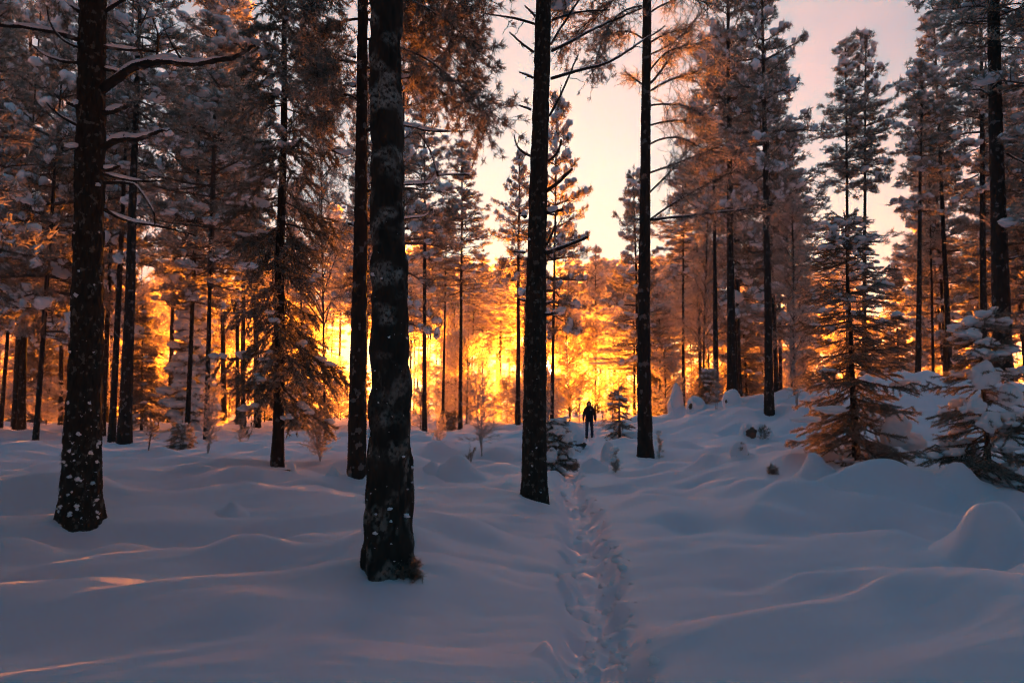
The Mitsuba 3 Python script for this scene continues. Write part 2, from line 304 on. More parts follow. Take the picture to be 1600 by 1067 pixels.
def spruce_crown(seed, H=14.0, R=2.0, step=0.34, blade=(0.17, 0.045), frost=0.33, nb=4, droop=0.45, hang=0.75, snow=25, tw=9, power=0.8, snow_size=0.17, bare=0.0, twig_len=0.4):
    """Norway spruce: drooping boughs from top to foot with hanging side twigs."""
    rng = np.random.default_rng(seed); P0, P1, R0, R1 = [], [], [], []; bp, bd, sn = [], [], []
    z = bare + 0.1
    while z < H - 0.15:
        t = z / H; prof = R * (1 - t) ** power * (0.8 + 0.2 * float(sst(0, 0.15, t))) + 0.1
        n = rng.integers(4, 7); a0 = rng.uniform(0, 2 * PI)
        for k in range(n):
            L = prof * rng.uniform(0.55, 1.15); az = a0 + 2 * PI * k / n + rng.normal(0, 0.25); el = -droop * (1 - t) * rng.uniform(0.2, 1.5) + 0.55 * t ** 2
            s = np.linspace(0, 1, 6); h = np.array([math.cos(az), math.sin(az), 0.0]); perp = np.array([-h[1], h[0], 0]); zb = float(np.clip(z + rng.uniform(-0.6, 0.6) * step, bare + 0.02, H - 0.05))
            pts = h * (L * s * math.cos(el))[:, None] + perp * (np.cumsum(rng.normal(0, 0.035, 6)) * L)[:, None]; pts[:, 2] = zb + L * (s * math.sin(el) - 0.30 * (1 - t) * s ** 1.5 + 0.25 * s ** 4)
            P0.append(pts[:-1]); P1.append(pts[1:]); r = (0.008 + 0.012 * L) * (1 - 0.85 * s); R0.append(r[:-1]); R1.append(r[1:])
            m = int(3 + L * tw); st = rng.uniform(0.15, 1.0, m); q = np.stack([np.interp(st, s, pts[:, c]) for c in range(3)], 1)
            side = np.where(rng.random(m) < 0.5, 1, -1)
            d = unit(h * 0.6 + perp * (side * rng.uniform(0.3, 1.0, m))[:, None] - np.array([0, 0, 1]) * (hang * rng.uniform(0.2, 1.3, m) * (1 - 0.7 * t))[:, None])
            l = (0.12 + twig_len * L ** 0.7 * (1.05 - st)) * rng.uniform(0.6, 1.2, m) + 0.12; e = q + d * l[:, None]
            P0.append(q); P1.append(e); R0.append(np.full(m, 0.008)); R1.append(np.full(m, 0.004))
            cnt = max(2, int(np.mean(l) / (blade[0] * 0.45)))
            for u in np.linspace(0.05, 1.0, cnt):
                bp.append(q + (e - q) * u); bd.append(d)
            for u in np.linspace(0.2, 1.0, int(2 + L / (blade[0] * 0.6))):
                pt = np.array([np.interp(u, s, pts[:, a]) for a in range(3)])[None]; bp.append(pt); bd.append(unit(pts[-1] - pts[0])[None])
            if rng.random() < snow / 100.0:
                c = rng.integers(3, 9); u = rng.uniform(0.3, 1.0, c); b = np.stack([np.interp(u, s, pts[:, a]) for a in range(3)], 1)
                sn.append(b + rng.normal(0, 0.06, (c, 3)) * [1, 1, 0.3] + [0, 0, 0.05])
        z += step * rng.uniform(0.6, 1.4)
    P0.append(np.array([[0, 0, bare], [0, 0, H * 0.5]])); P1.append(np.array([[0, 0, H * 0.5], [0, 0, H]])); R0.append([0.06, 0.04]); R1.append([0.04, 0.008])
    for zz in np.linspace(H - 0.5, H, 4): bp.append(np.array([[0, 0, zz]])); bd.append(np.array([[0, 0, 1.0]]))
    bp, bd = np.vstack(bp), np.vstack(bd); n = len(bp)
    pos = np.repeat(bp, nb, 0) + rng.normal(0, blade[0] * 0.12, (n * nb, 3)); d = np.repeat(bd, nb, 0) + rng.normal(0, 0.55, (n * nb, 3))
    fr = np.repeat(frost + 0.25 * (meshkit.noise(bp * 1.5 + seed) - 0.5) * 2, nb) + 0.12 * (d[:, 2] > 0.1)
    v, f, c = blades(rng, pos, d, blade[0] * rng.uniform(0.6, 1.3, n * nb), blade[1] * rng.uniform(0.7, 1.4, n * nb), fr)
    out = {'crown': ((v, f), c), 'branches': prisms(np.vstack(P0), np.vstack(P1), np.concatenate(R0), np.concatenate(R1))}
    if sn: sn = np.vstack(sn); out['snow_clumps'] = lumps(rng, sn, snow_size * rng.uniform(0.45, 1.2, len(sn)), flat=0.6, rough=0.5)
    return out

def frost_birch(seed, H=12.0, R=2.2, n1=34, n2=9, n3=7, w=0.03, frost=0.8, base=0.12):
    """Bare broadleaf tree furred with rime: limbs, twigs and countless white twiglets."""
    rng = np.random.default_rng(seed); P0, P1, R0, R1 = [], [], [], []
    zb = H * (base + (1 - base) * rng.random(n1) ** 0.9 * 0.9); az = rng.uniform(0, 2 * PI, n1); el = rng.uniform(0.45, 1.05, n1)
    L = (R * 1.35 * (1 - 0.75 * zb / H) + 0.4) * rng.uniform(0.6, 1.1, n1)
    d1 = np.stack([np.cos(az) * np.cos(el), np.sin(az) * np.cos(el), np.sin(el)], 1); p = np.stack([0 * zb, 0 * zb, zb], 1)
    mid = p + d1 * (L * 0.5)[:, None]; d1b = unit(d1 + [0, 0, -0.25] + rng.normal(0, 0.15, (n1, 3))); end = mid + d1b * (L * 0.55)[:, None]
    P0 += [p, mid]; P1 += [mid, end]; R0 += [0.012 + 0.010 * L, 0.008 + 0.005 * L]; R1 += [0.008 + 0.005 * L, np.full(n1, 0.005)]
    i = np.repeat(np.arange(n1), n2); u = rng.uniform(0.15, 1.0, len(i))[:, None]
    q = np.where(u < 0.5, p[i] + (mid[i] - p[i]) * u * 2, mid[i] + (end[i] - mid[i]) * (u - 0.5) * 2)
    d2 = unit(d1b[i] * 0.8 + rng.normal(0, 0.55, (len(i), 3)) + [0, 0, -0.1]); l2 = (0.25 + 0.42 * L[i] * (1.1 - u[:, 0])) * rng.uniform(0.5, 1.2, len(i))
    e2 = q + d2 * l2[:, None] - np.array([0, 0, 1]) * (0.12 * l2)[:, None]
    P0.append(q); P1.append(e2); R0.append(np.full(len(i), 0.008)); R1.append(np.full(len(i), 0.004))
    j = np.repeat(np.arange(len(i)), n3); uu = rng.uniform(0.1, 1.0, len(j))[:, None]; q3 = q[j] + (e2[j] - q[j]) * uu
    d3 = unit(d2[j] * 0.7 + rng.normal(0, 0.6, (len(j), 3)) + [0, 0, -0.12]); l3 = rng.uniform(0.15, 0.45, len(j)) * (H / 12) ** 0.5
    parts = [blades(rng, q3, d3, l3, w * rng.uniform(0.6, 1.3, len(j)), frost)]
    k = np.repeat(np.arange(len(j)), 3); q4 = q3[k] + d3[k] * (l3[k] * rng.uniform(0.2, 0.9, len(k)))[:, None]
    parts.append(blades(rng, q4, d3[k] + rng.normal(0, 0.8, (len(k), 3)), l3[k] * 0.5, w * 0.9, frost))
    m, c = join_c(parts)
    return {'crown': (m, c), 'branches': prisms(np.vstack(P0), np.vstack(P1), np.concatenate(R0), np.concatenate(R1))}

def put_parts(parts, key, m=None, leaf='leaf'):
    """The parts of a crown as entries of one thing, in place."""
    mats = {'crown': leaf, 'branches': 'twig', 'snow_clumps': 'snow_clump'}
    for nme, g in parts.items():
        col = None
        if nme == 'crown': g, col = g
        v = np.asarray(g[0]) if m is None else np.asarray(g[0]) @ m[:3, :3].T + m[:3, 3]
        k = key_of(nme, key); scene[k] = mikit.ply((v, g[1]), mats[nme], smooth=nme == 'snow_clumps', color=col); tag(k, kind='stuff')

GROUPS = {}
def prototype(name, parts):
    mats = {'crown': 'leaf', 'branches': 'twig', 'snow_clumps': 'snow_clump'}; g = {'type': 'shapegroup'}
    for nme, q in parts.items():
        col = None
        if nme == 'crown': q, col = q
        g[nme] = mikit.ply(q, mats[nme], smooth=nme == 'snow_clumps', color=col)
    scene['group_' + name] = g; GROUPS[name] = list(parts)

for i in range(6): prototype(f'pine{i}', pine_crown(100 + i, H=[11, 9, 12, 10, 10, 12][i], R=[2.4, 2.7, 2.1, 2.3, 2.9, 2.0][i], step=[.55, .55, .5, .6, .8, .42][i], frost=[.36, .30, .44, .38, .34, .42][i], snow=[60, 85, 45, 70, 90, 50][i], low_droop=[.25, .3, .2, .35, .45, .1][i]))
for i in range(3): prototype(f'farpine{i}', pine_crown(200 + i, H=11, R=2.5, step=0.55, tufts=2, blade=(0.30, 0.075), frost=0.75, snow=20, nb=5, snow_size=0.25))
for i in range(3): prototype(f'spruce{i}', spruce_crown(300 + i, H=[13, 9, 6][i], R=[2.0, 1.9, 1.5][i], frost=.34 + .05 * i, snow=25))
for i in range(3): prototype(f'birch{i}', frost_birch(400 + i, H=[12, 10, 8][i], R=[2.4, 2.4, 1.8][i], n1=60, n2=10, w=0.055, frost=0.9, base=0.02))
prototype('nearbirch', frost_birch(450, H=11, R=2.2, n1=64, n2=12, n3=8, w=0.022, frost=0.62, base=0.15))
PROTO_H = {'nearbirch': 11, 'pine0': 11, 'pine1': 9, 'pine2': 12, 'pine3': 10, 'pine4': 10, 'pine5': 12, 'farpine0': 11, 'farpine1': 11, 'farpine2': 11, 'spruce0': 13, 'spruce1': 9, 'spruce2': 6, 'birch0': 12, 'birch1': 10, 'birch2': 8}
PROTO_R = {'nearbirch': 2.2, 'pine0': 2.4, 'pine1': 2.7, 'pine2': 2.1, 'pine3': 2.3, 'pine4': 2.9, 'pine5': 2.0, 'farpine0': 2.5, 'farpine1': 2.5, 'farpine2': 2.5, 'spruce0': 2.0, 'spruce1': 1.9, 'spruce2': 1.5, 'birch0': 2.4, 'birch1': 2.4, 'birch2': 1.8}

TREES = []
_trng = np.random.default_rng(5)
def tree(kind, proto, base, axis, height, r0, z_crown, R, label, group=None, cat=None, bsdf='bark', r_top=0.03):
    """A tree from ground point base, its trunk along axis, with an instanced crown from height z_crown up."""
    key = key_of(kind); axis = unit(np.asarray(axis, float))
    tag(key, label, cat or {'pine_tree': 'pine tree', 'spruce_tree': 'spruce', 'birch_tree': 'birch', 'young_spruce': 'spruce', 'frosted_bush': 'bush'}.get(kind, 'tree'), group)
    n = 14; s = np.linspace(-0.3, height * 0.985, n); wob = np.cumsum(_trng.normal(0, 0.018, (n, 2)), 0) * (np.arange(n) / n)[:, None]
    pts = base + axis * s[:, None]; pts[:, :2] += wob
    t = np.clip(s / height, 0, 1); rad = r0 * (1 - 0.82 * t ** 0.9) + 0.25 * r0 * np.exp(-np.maximum(s, 0) / 0.35); rad = np.maximum(rad, r_top)
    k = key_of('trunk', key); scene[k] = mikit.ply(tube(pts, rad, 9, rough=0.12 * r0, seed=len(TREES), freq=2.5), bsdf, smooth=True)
    Hc = height - z_crown; sz = Hc / PROTO_H[proto]; sr = R / PROTO_R[proto]; rot = _trng.uniform(0, 360)
    ax = np.cross([0, 0, 1], axis); ang = math.degrees(math.asin(min(1, np.linalg.norm(ax))))
    m = T().translate((base + axis * z_crown + np.r_[wob[n // 2], 0]).tolist())
    if ang > 1e-3: m = m @ T().rotate(unit(ax).tolist(), ang)
    m = m @ T().rotate([0, 0, 1], rot) @ T().scale([sr, sr, sz])
    scene[key] = {'type': 'instance', 'g': {'type': 'ref', 'id': 'group_' + proto}, 'to_world': m}
    for nme in GROUPS[proto]: labels[f'{key}__{nme}'] = {'kind': 'stuff'}
    TREES.append((key, base)); return key

def tree_px(kind, proto, bx, Y, tx, ty, cy, hw, w, label, group=None, bsdf='bark', by=None, extra=None):
    """bx: trunk column at its foot, depth Y; (tx, ty): the tip in the photograph; cy: row where the crown begins; hw: half width of the crown and w: trunk width, in pixels."""
    base = gp(bx, by) if by else on_ground(bx, Y)
    Y = base[1]; tip = at(tx, ty, Y); height = np.linalg.norm(tip - base); axis = tip - base
    zc = at(bx, cy, Y)[2] - base[2]
    return tree(kind, proto, base, axis, height, w / 2 / FOC * Y, max(0.1, zc), hw / FOC * Y, label, group, bsdf=bsdf)

# ------------------------------------------------------------------ the trees
ROWS = [
 # kind, proto, foot x, depth, tip x, tip y, crown row, half width, trunk width, label
 ('pine_tree', 'pine1', 33, 42, 52, -60, 250, 85, 12, 'dark pine with snow clumps near the left edge of the photo'),
 ('pine_tree', 'pine0', 95, 55, 100, 60, 340, 55, 7, 'slim straight pine just left of the thick dark trunk'),
 ('pine_tree', 'pine2', 165, 60, 172, 120, 400, 50, 8, 'thicker trunk of the close pair just right of the big left trunk'),
 ('pine_tree', 'farpine0', 174, 64, 176, 160, 380, 45, 5, 'thinner trunk of the close pair just right of the big left trunk'),
 ('pine_tree', 'pine3', 265, 55, 280, 90, 420, 60, 8, 'slim pine behind the snow-laden spruce left of centre'),
 ('pine_tree', 'pine0', 350, 55, 342, 20, 360, 60, 8, 'slender pine left of the drooping spruce, leaning slightly left'),
 ('pine_tree', 'pine2', 372, 52, 368, 70, 380, 50, 7, 'slender upright pine right beside the leaning slender one'),
 ('pine_tree', 'pine3', 402, 42, 394, 60, 380, 50, 10, 'pine with its foot just left of the drooping spruce trunk'),
 ('pine_tree', 'pine0', 663, 42, 664, 60, 400, 60, 8, 'first dark slim pine right of the thick birch'),
 ('pine_tree', 'pine3', 692, 52, 697, 330, 480, 40, 5, 'thin pine second from the right side of the thick birch'),
 ('pine_tree', 'pine2', 719, 44, 724, 222, 470, 62, 7, 'straight pine with a full pointed crown against the pale sky right of the birch'),
 ('pine_tree', 'pine1', 809, 42, 812, 235, 440, 45, 8, 'pine just left of the stubby dark central trunk'),
 ('pine_tree', 'pine1', 862, 38, 872, 150, 520, 68, 6, 'pine with a broad tiered crown behind the stubby dark central trunk'),
 ('pine_tree', 'pine0', 1000, 46, 990, 262, 560, 55, 7, 'pine with pointed crown in the sky gap behind the bare straight trunk'),
 ('pine_tree', 'farpine1', 930, 75, 931, 385, 540, 32, 4, 'small far pine tip low in the sky gap'),
 ('pine_tree', 'pine3', 1119, 33, 1112, 40, 340, 75, 9, 'thinnest of the three dark trunks on top of the knoll'),
 ('pine_tree', 'pine0', 1144, 30, 1135, -90, 320, 80, 15, 'middle of the three dark trunks on top of the knoll'),
 ('pine_tree', 'pine1', 1202, 27, 1190, -110, 300, 78, 14, 'rightmost of the three dark trunks on top of the knoll'),
 ('pine_tree', 'pine2', 1326, 38, 1322, 60, 300, 52, 8, 'pine with a snowy tip, left one of the twin tips right of the sky gap'),
 ('pine_tree', 'pine1', 1350, 38, 1352, 48, 290, 58, 8, 'pine with a snowy tip, right one of the twin tips right of the sky gap'),
 ('pine_tree', 'pine3', 1434, 36, 1442, 90, 330, 60, 10, 'dark trunk behind the knoll, first to the right of the big young spruce'),
 ('pine_tree', 'pine1', 1487, 38, 1460, 12, 270, 68, 10, 'pine leaning left behind the knoll with a snowy pointed top'),
 ('pine_tree', 'farpine2', 1460, 44, 1450, 160, 400, 40, 5, 'thin trunk between the two dark pines behind the knoll'),
 ('pine_tree', 'pine0', 1537, 34, 1532, -40, 300, 80, 13, 'pine just left of the dark trunk at the right edge of the photo'),
 ('pine_tree', 'pine3', 1068, 44, 1066, 260, 430, 45, 6, 'slim pine above the tall snow-covered stump on the knoll'),
 ('spruce_tree', 'spruce1', 221, 38, 222, 470, 655, 42, 4, 'snowy spruce beside the grey left pine trunk'),
 ('spruce_tree', 'spruce0', 60, 58, 58, 365, 655, 48, 5, 'orange lit spruce, left one of two far left'),
 ('spruce_tree', 'spruce0', 75, 66, 88, 400, 655, 45, 5, 'orange lit spruce, right one of two far left'),
 ('spruce_tree', 'spruce0', 380, 40, 378, -40, 420, 55, 8, 'tall drooping spruce top against the pale sky at upper left'),
 ('spruce_tree', 'spruce1', 475, 44, 470, 380, 655, 45, 8, 'spruce just right of the drooping dark spruce trunk'),
]
for k, p, bx, Y, tx, ty, cy, hw, w, lab in ROWS: tree_px(k, p, bx, Y, tx, ty, cy, hw, w, lab)
tree_px('pine_tree', 'pine1', 195, 0, 222, -90, 230, 125, 20, 'grey pine trunk with snowy side branches, second from the left at mid distance', by=691)
_f = gp(433, 727); drape = key_of('spruce_tree'); tag(drape, 'tall dark spruce left of the birch with hanging boughs on a thin trunk', 'spruce')
_fh = at(444, -150, _f[1])[2] - _f[2]
_fz = np.linspace(-0.2, _fh, 16); scene[drape + '__trunk'] = mikit.ply(tube(np.stack([_f[0] + (at(444, 0, _f[1])[0] - at(433, 727, _f[1])[0]) * _fz / _fh + 0.02 * np.sin(_fz), _f[1] + 0 * _fz, _f[2] + _fz], 1), np.maximum(0.03, 0.13 * (1 - 0.75 * _fz / _fh) + 0.04 * np.exp(-np.maximum(_fz, 0) / 0.3)), 14, rough=0.02, freq=6), 'bark', smooth=True)
_m = np.eye(4); _m[:3, 3] = [_f[0], _f[1], _f[2] + 1.6]; _m[0, 2] = (at(444, 0, _f[1])[0] - at(433, 727, _f[1])[0]) / _fh
put_parts(spruce_crown(77, _fh - 1.6, 1.65, step=0.5, blade=(0.13, 0.034), frost=0.14, nb=4, droop=0.6, hang=1.5, snow=45, tw=5, power=0.4, snow_size=0.10, twig_len=0.8), drape, _m, 'needle')

tree_px('birch_tree', 'nearbirch', 508, 26, 498, 40, 610, 62, 4, 'lacy frosted leafless tree between the drooping spruce and the thick birch')
tree_px('birch_tree', 'nearbirch', 1242, 29, 1236, 300, 620, 50, 4, 'lacy frosted leafless tree left of the big young spruce')
tree_px('birch_tree', 'nearbirch', 1098, 36, 1104, 330, 600, 45, 4, 'lacy frosted leafless tree among the knoll trunks')
# rows beyond, lit from behind
_b = np.random.default_rng(21); _spots = []
def spaced(x, y, d): return all((x - a) ** 2 + (y - b) ** 2 > d * d for a, b in _spots)
def far_row(count, y0, y1, protos, kind, lab, group, hmin, hmax, d, zc=0.4, R=(2.0, 3.0), rr=(0.10, 0.17)):
    done = tries = 0
    while done < count and tries < count * 60:
        tries += 1; Y = _b.uniform(y0, y1); px = _b.uniform(-150, 1750); x = (px - 800) / FOC * Y
        if not spaced(x, Y, d): continue
        H = _b.uniform(hmin, hmax)
        top = HOR - (H - 1.6) / Y * FOC
        if 735 < px < 1045: H = min(H, 1.6 + (HOR - 410) / FOC * Y * _b.uniform(0.7, 1.0))
        if kind == 'pine_tree' and 860 < px < 990 and Y < 75: continue
        _spots.append((x, Y)); pr = protos[int(_b.integers(len(protos)))]
        tree(kind, pr, np.array([x, Y, float(ground(x, Y))]), [_b.normal(0, 0.015), 0, 1], H, _b.uniform(*rr), H * _b.uniform(zc * 0.8, zc * 1.2), _b.uniform(*R), lab, group); done += 1
def window(px, Y):
    """Tallest row of the photograph that may be covered at this column: the sky gaps stay open."""
    if 690 < px < 1040: return 400 if Y > 60 else 460
    if 1255 < px < 1440: return 70 + abs(px - 1380) * 0.4
    return -400
def row(count, y0, y1, protos, kind, labs, group, hmin, hmax, d, zc=0.4, R=(2.0, 3.0), rr=(0.10, 0.17), px0=-160, px1=1760, skip=(), lo=0.72):
    done = tries = 0
    while done < count and tries < count * 80:
        tries += 1; Y = math.exp(_b.uniform(math.log(y0), math.log(y1))); px = _b.uniform(px0, px1); x = (px - 800) / FOC * Y
        if not spaced(x, Y, d) or any(a < px < c for a, c in skip): continue
        H = _b.uniform(hmin, hmax); Rr = _b.uniform(*R); hw = Rr / Y * FOC * 0.6
        lim = max(window(px - hw, Y), window(px, Y), window(px + hw, Y))
        H = min(H, 1.6 + (HOR - lim) / FOC * Y * _b.uniform(lo, 1.0))
        if H < hmin * 0.4: continue
        _spots.append((x, Y)); pr = protos[int(_b.integers(len(protos)))]; z = float(ground(x, Y))
        tree(kind, pr, np.array([x, Y, z]), [_b.normal(0, 0.015), 0, 1], H, _b.uniform(*rr), H * _b.uniform(zc * 0.8, zc * 1.2), min(Rr, H * 0.35), labs, group); done += 1
for k_, b_ in TREES: _spots.append((b_[0], b_[1]))
NEARW = [(560, 650), (800, 880), (870, 975)]
row(24, 30, 48, ['pine0', 'pine1', 'pine2', 'pine3', 'pine4', 'pine5'], 'pine_tree', 'tall frosted pine of the middle rows with a brown lit crown', 'tall pines of the middle rows', 20, 26, 2.6, 0.28, (2.5, 3.8), (0.10, 0.15), -200, 690, skip=[(335, 560)])
row(20, 32, 50, ['pine0', 'pine1', 'pine2', 'pine3', 'pine4', 'pine5'], 'pine_tree', 'tall frosted pine of the middle rows with a brown lit crown', 'tall pines of the middle rows', 18, 26, 2.6, 0.28, (2.5, 3.8), (0.10, 0.15), 1040, 1800, skip=[(1265, 1425)])
row(44, 48, 86, ['farpine0', 'farpine1', 'farpine2'], 'pine_tree', 'slim frosted pine in the glowing rows deep in the forest', 'far pines in the golden glow', 14, 21, 2.3, 0.48, (2.4, 3.8), skip=[(850, 990)])
row(14, 50, 84, ['spruce0', 'spruce1'], 'spruce_tree', 'frosted spruce in the glowing rows deep in the forest', 'far spruces in the golden glow', 7, 13, 2.2, zc=0.04, R=(1.5, 2.3), skip=[(620, 1010)])
row(9, 60, 80, ['birch0', 'birch1'], 'birch_tree', 'frost-white leafless tree glowing deep in the forest', 'far frosted birches in the golden glow', 10, 14, 1.5, zc=0.03, R=(2.6, 3.8), rr=(0.05, 0.09), px0=840, px1=1010)
row(70, 54, 92, ['birch0', 'birch1', 'birch2'], 'birch_tree', 'frost-white leafless tree glowing deep in the forest', 'far frosted birches in the golden glow', 7, 14, 1.9, zc=0.03, R=(2.2, 3.8), rr=(0.05, 0.09), skip=[(845, 1000)])
row(50, 122, 155, ['farpine0', 'farpine1', 'farpine2'], 'pine_tree', 'tall pine with a high crown in the farthest row of the forest', 'farthest tall pines', 27, 31, 2.0, 0.5, (3.2, 4.6), (0.14, 0.2), px0=-60, px1=1720, skip=[])
row(44, 126, 158, ['farpine0', 'farpine1', 'farpine2'], 'pine_tree', 'tall pine with a high crown in the farthest row of the forest', 'farthest tall pines', 34, 37, 1.8, 0.53, (3.0, 4.4), (0.14, 0.2), px0=540, px1=1100, lo=0.94)
row(14, 126, 158, ['farpine0', 'farpine1', 'farpine2'], 'pine_tree', 'tall pine with a high crown in the farthest row of the forest', 'farthest tall pines', 38, 42, 1.8, 0.5, (3.0, 4.4), (0.14, 0.2), px0=500, px1=670)
row(16, 126, 158, ['farpine0', 'farpine1', 'farpine2'], 'pine_tree', 'tall pine with a high crown in the farthest row of the forest', 'farthest tall pines', 34, 38, 1.6, 0.5, (3.4, 4.6), (0.14, 0.2), px0=900, px1=1075, lo=0.95)
_b = np.random.default_rng(99)
row(40, 43, 78, ['birch1', 'birch2'], 'frosted_bush', 'low frosted bush', 'low frosted bushes between the far trunks', 2.4, 4.6, 1.3, zc=0.05, R=(1.0, 1.7), rr=(0.03, 0.04), px0=-20, px1=1240, skip=[(880, 950)])
row(8, 42, 60, ['birch2'], 'frosted_bush', 'low frosted bush', 'low frosted bushes between the far trunks', 2.4, 4.0, 1.0, zc=0.05, R=(0.9, 1.4), rr=(0.03, 0.04), px0=760, px1=880)
# the forest goes on beside and behind the camera
for i in range(56):
    while True:
        x, y = _b.uniform(-26, 26), _b.uniform(-22, 24)
        if np.hypot(x, y) > 3.2 and (y > -1 or abs(x) > 8) and (y < 1.5 or abs(x) > 0.78 * y + 3) and spaced(x, y, 3.0): break
    _spots.append((x, y))
    tree('pine_tree', f'pine{i % 4}', np.array([x, y, float(ground(x, y))]), [_b.normal(0, 0.02), _b.normal(0, 0.02), 1], _b.uniform(15, 22), _b.uniform(0.13, 0.24), _b.uniform(4, 8), _b.uniform(2.8, 3.9), 'tall pine beside or behind the viewpoint, outside the picture', 'pines around the camera')

REFS = [(-400, 'the left edge'), (140, 'the big left trunk'), (438, 'the drooping spruce'), (605, 'the thick birch'), (840, 'the stubby central trunk'), (1009, 'the bare straight trunk'), (1200, 'the knoll trunks'), (1350, 'the twin pine tips'), (1560, 'the edge trunk'), (2200, 'the right edge')]
ORD = ['first', 'second', 'third', 'fourth', 'fifth', 'sixth', 'seventh', 'eighth', 'ninth', 'tenth', 'eleventh', 'twelfth', 'thirteenth', 'fourteenth'] + [f'{n}th' for n in range(15, 60)]
def place_labels(group, what):
    row_ = sorted((800 + FOC * b[0] / b[1], k) for k, b in TREES if labels[k].get('group') == group)
    for (a, na), (c, nc) in zip(REFS[:-1], REFS[1:]):
        inside = [k for px, k in row_ if a <= px < c]
        for i, k in enumerate(inside): labels[k]['label'] = f'{what}, {ORD[i]} from left between {na} and {nc}'
place_labels('tall pines of the middle rows', 'tall pine'); place_labels('far pines in the golden glow', 'far golden pine'); place_labels('low frosted bushes between the far trunks', 'low frosted bush'); place_labels('far spruces in the golden glow', 'far golden spruce')
# ------------------------------------------------------------------ near trunks
def big_trunk(key, rows, Y, bsdf, base_flare=0.0, na=96, nz=420, amp=0.02, kz=2.2, ka=9.0, top=None, seed=0):
    """rows: (x, y, width) in pixels of the photograph along the trunk, all at depth Y."""
    P = np.array([at(x, y, Y) for x, y, w in rows]); W = np.array([w / 2 / FOC * Y for x, y, w in rows])
    o = np.argsort(P[:, 2]); P, W = P[o], W[o]
    z = np.linspace(P[0, 2] - 0.35, top or P[-1, 2] + 3.0, nz)
    def ex(v):
        a = PchipInterpolator(P[:, 2], v)(np.clip(z, P[0, 2], P[-1, 2])); s = (v[-1] - v[-2]) / (P[-1, 2] - P[-2, 2])
        return a + np.maximum(0, z - P[-1, 2]) * s
    cx, r = ex(P[:, 0]), np.maximum(0.06, ex(W))
    th = np.arange(na) * 2 * PI / na; ct, stn = np.cos(th), np.sin(th)
    q = np.stack([ct[None] * r[:, None] * ka + seed, stn[None] * r[:, None] * ka, np.repeat((z * kz)[:, None], na, 1)], -1)
    warp = (fb(q * 0.8 + 3, 2, 4) - 0.5) * 0.9
    rid = 1 - np.abs(2 * fb(q + warp[..., None], 2, 1) - 1) ; rid = sst(0.55, 0.98, rid)
    disp = -amp * rid + amp * 0.9 * (fb(q * 3.1, 3, 2) - 0.5) + r[:, None] * 0.10 * (fb(q * [0.25, 0.25, 0.3], 2, 3) - 0.5)
    R = r[:, None] * (1 + np.exp(-(z - P[0, 2] - 0.08).clip(0) / 0.22)[:, None] * (base_flare * 1.2 + 0.06 * np.cos(5 * th + seed) + 0.04 * np.cos(3 * th + 2 * seed))[None]) + disp
    v = np.stack([cx[:, None] + ct[None] * R, Y + stn[None] * R, np.repeat(z[:, None], na, 1)], -1).reshape(-1, 3)
    i, j = np.meshgrid(np.arange(nz - 1), np.arange(na), indexing='ij')
    qd = np.stack([i * na + j, i * na + (j + 1) % na, (i + 1) * na + (j + 1) % na, (i + 1) * na + j], -1).reshape(-1, 4)
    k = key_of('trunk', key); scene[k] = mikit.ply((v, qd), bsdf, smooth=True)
    return lambda py: (float(np.interp(at(800, py, Y)[2], z, cx)), float(np.interp(at(800, py, Y)[2], z, r)))

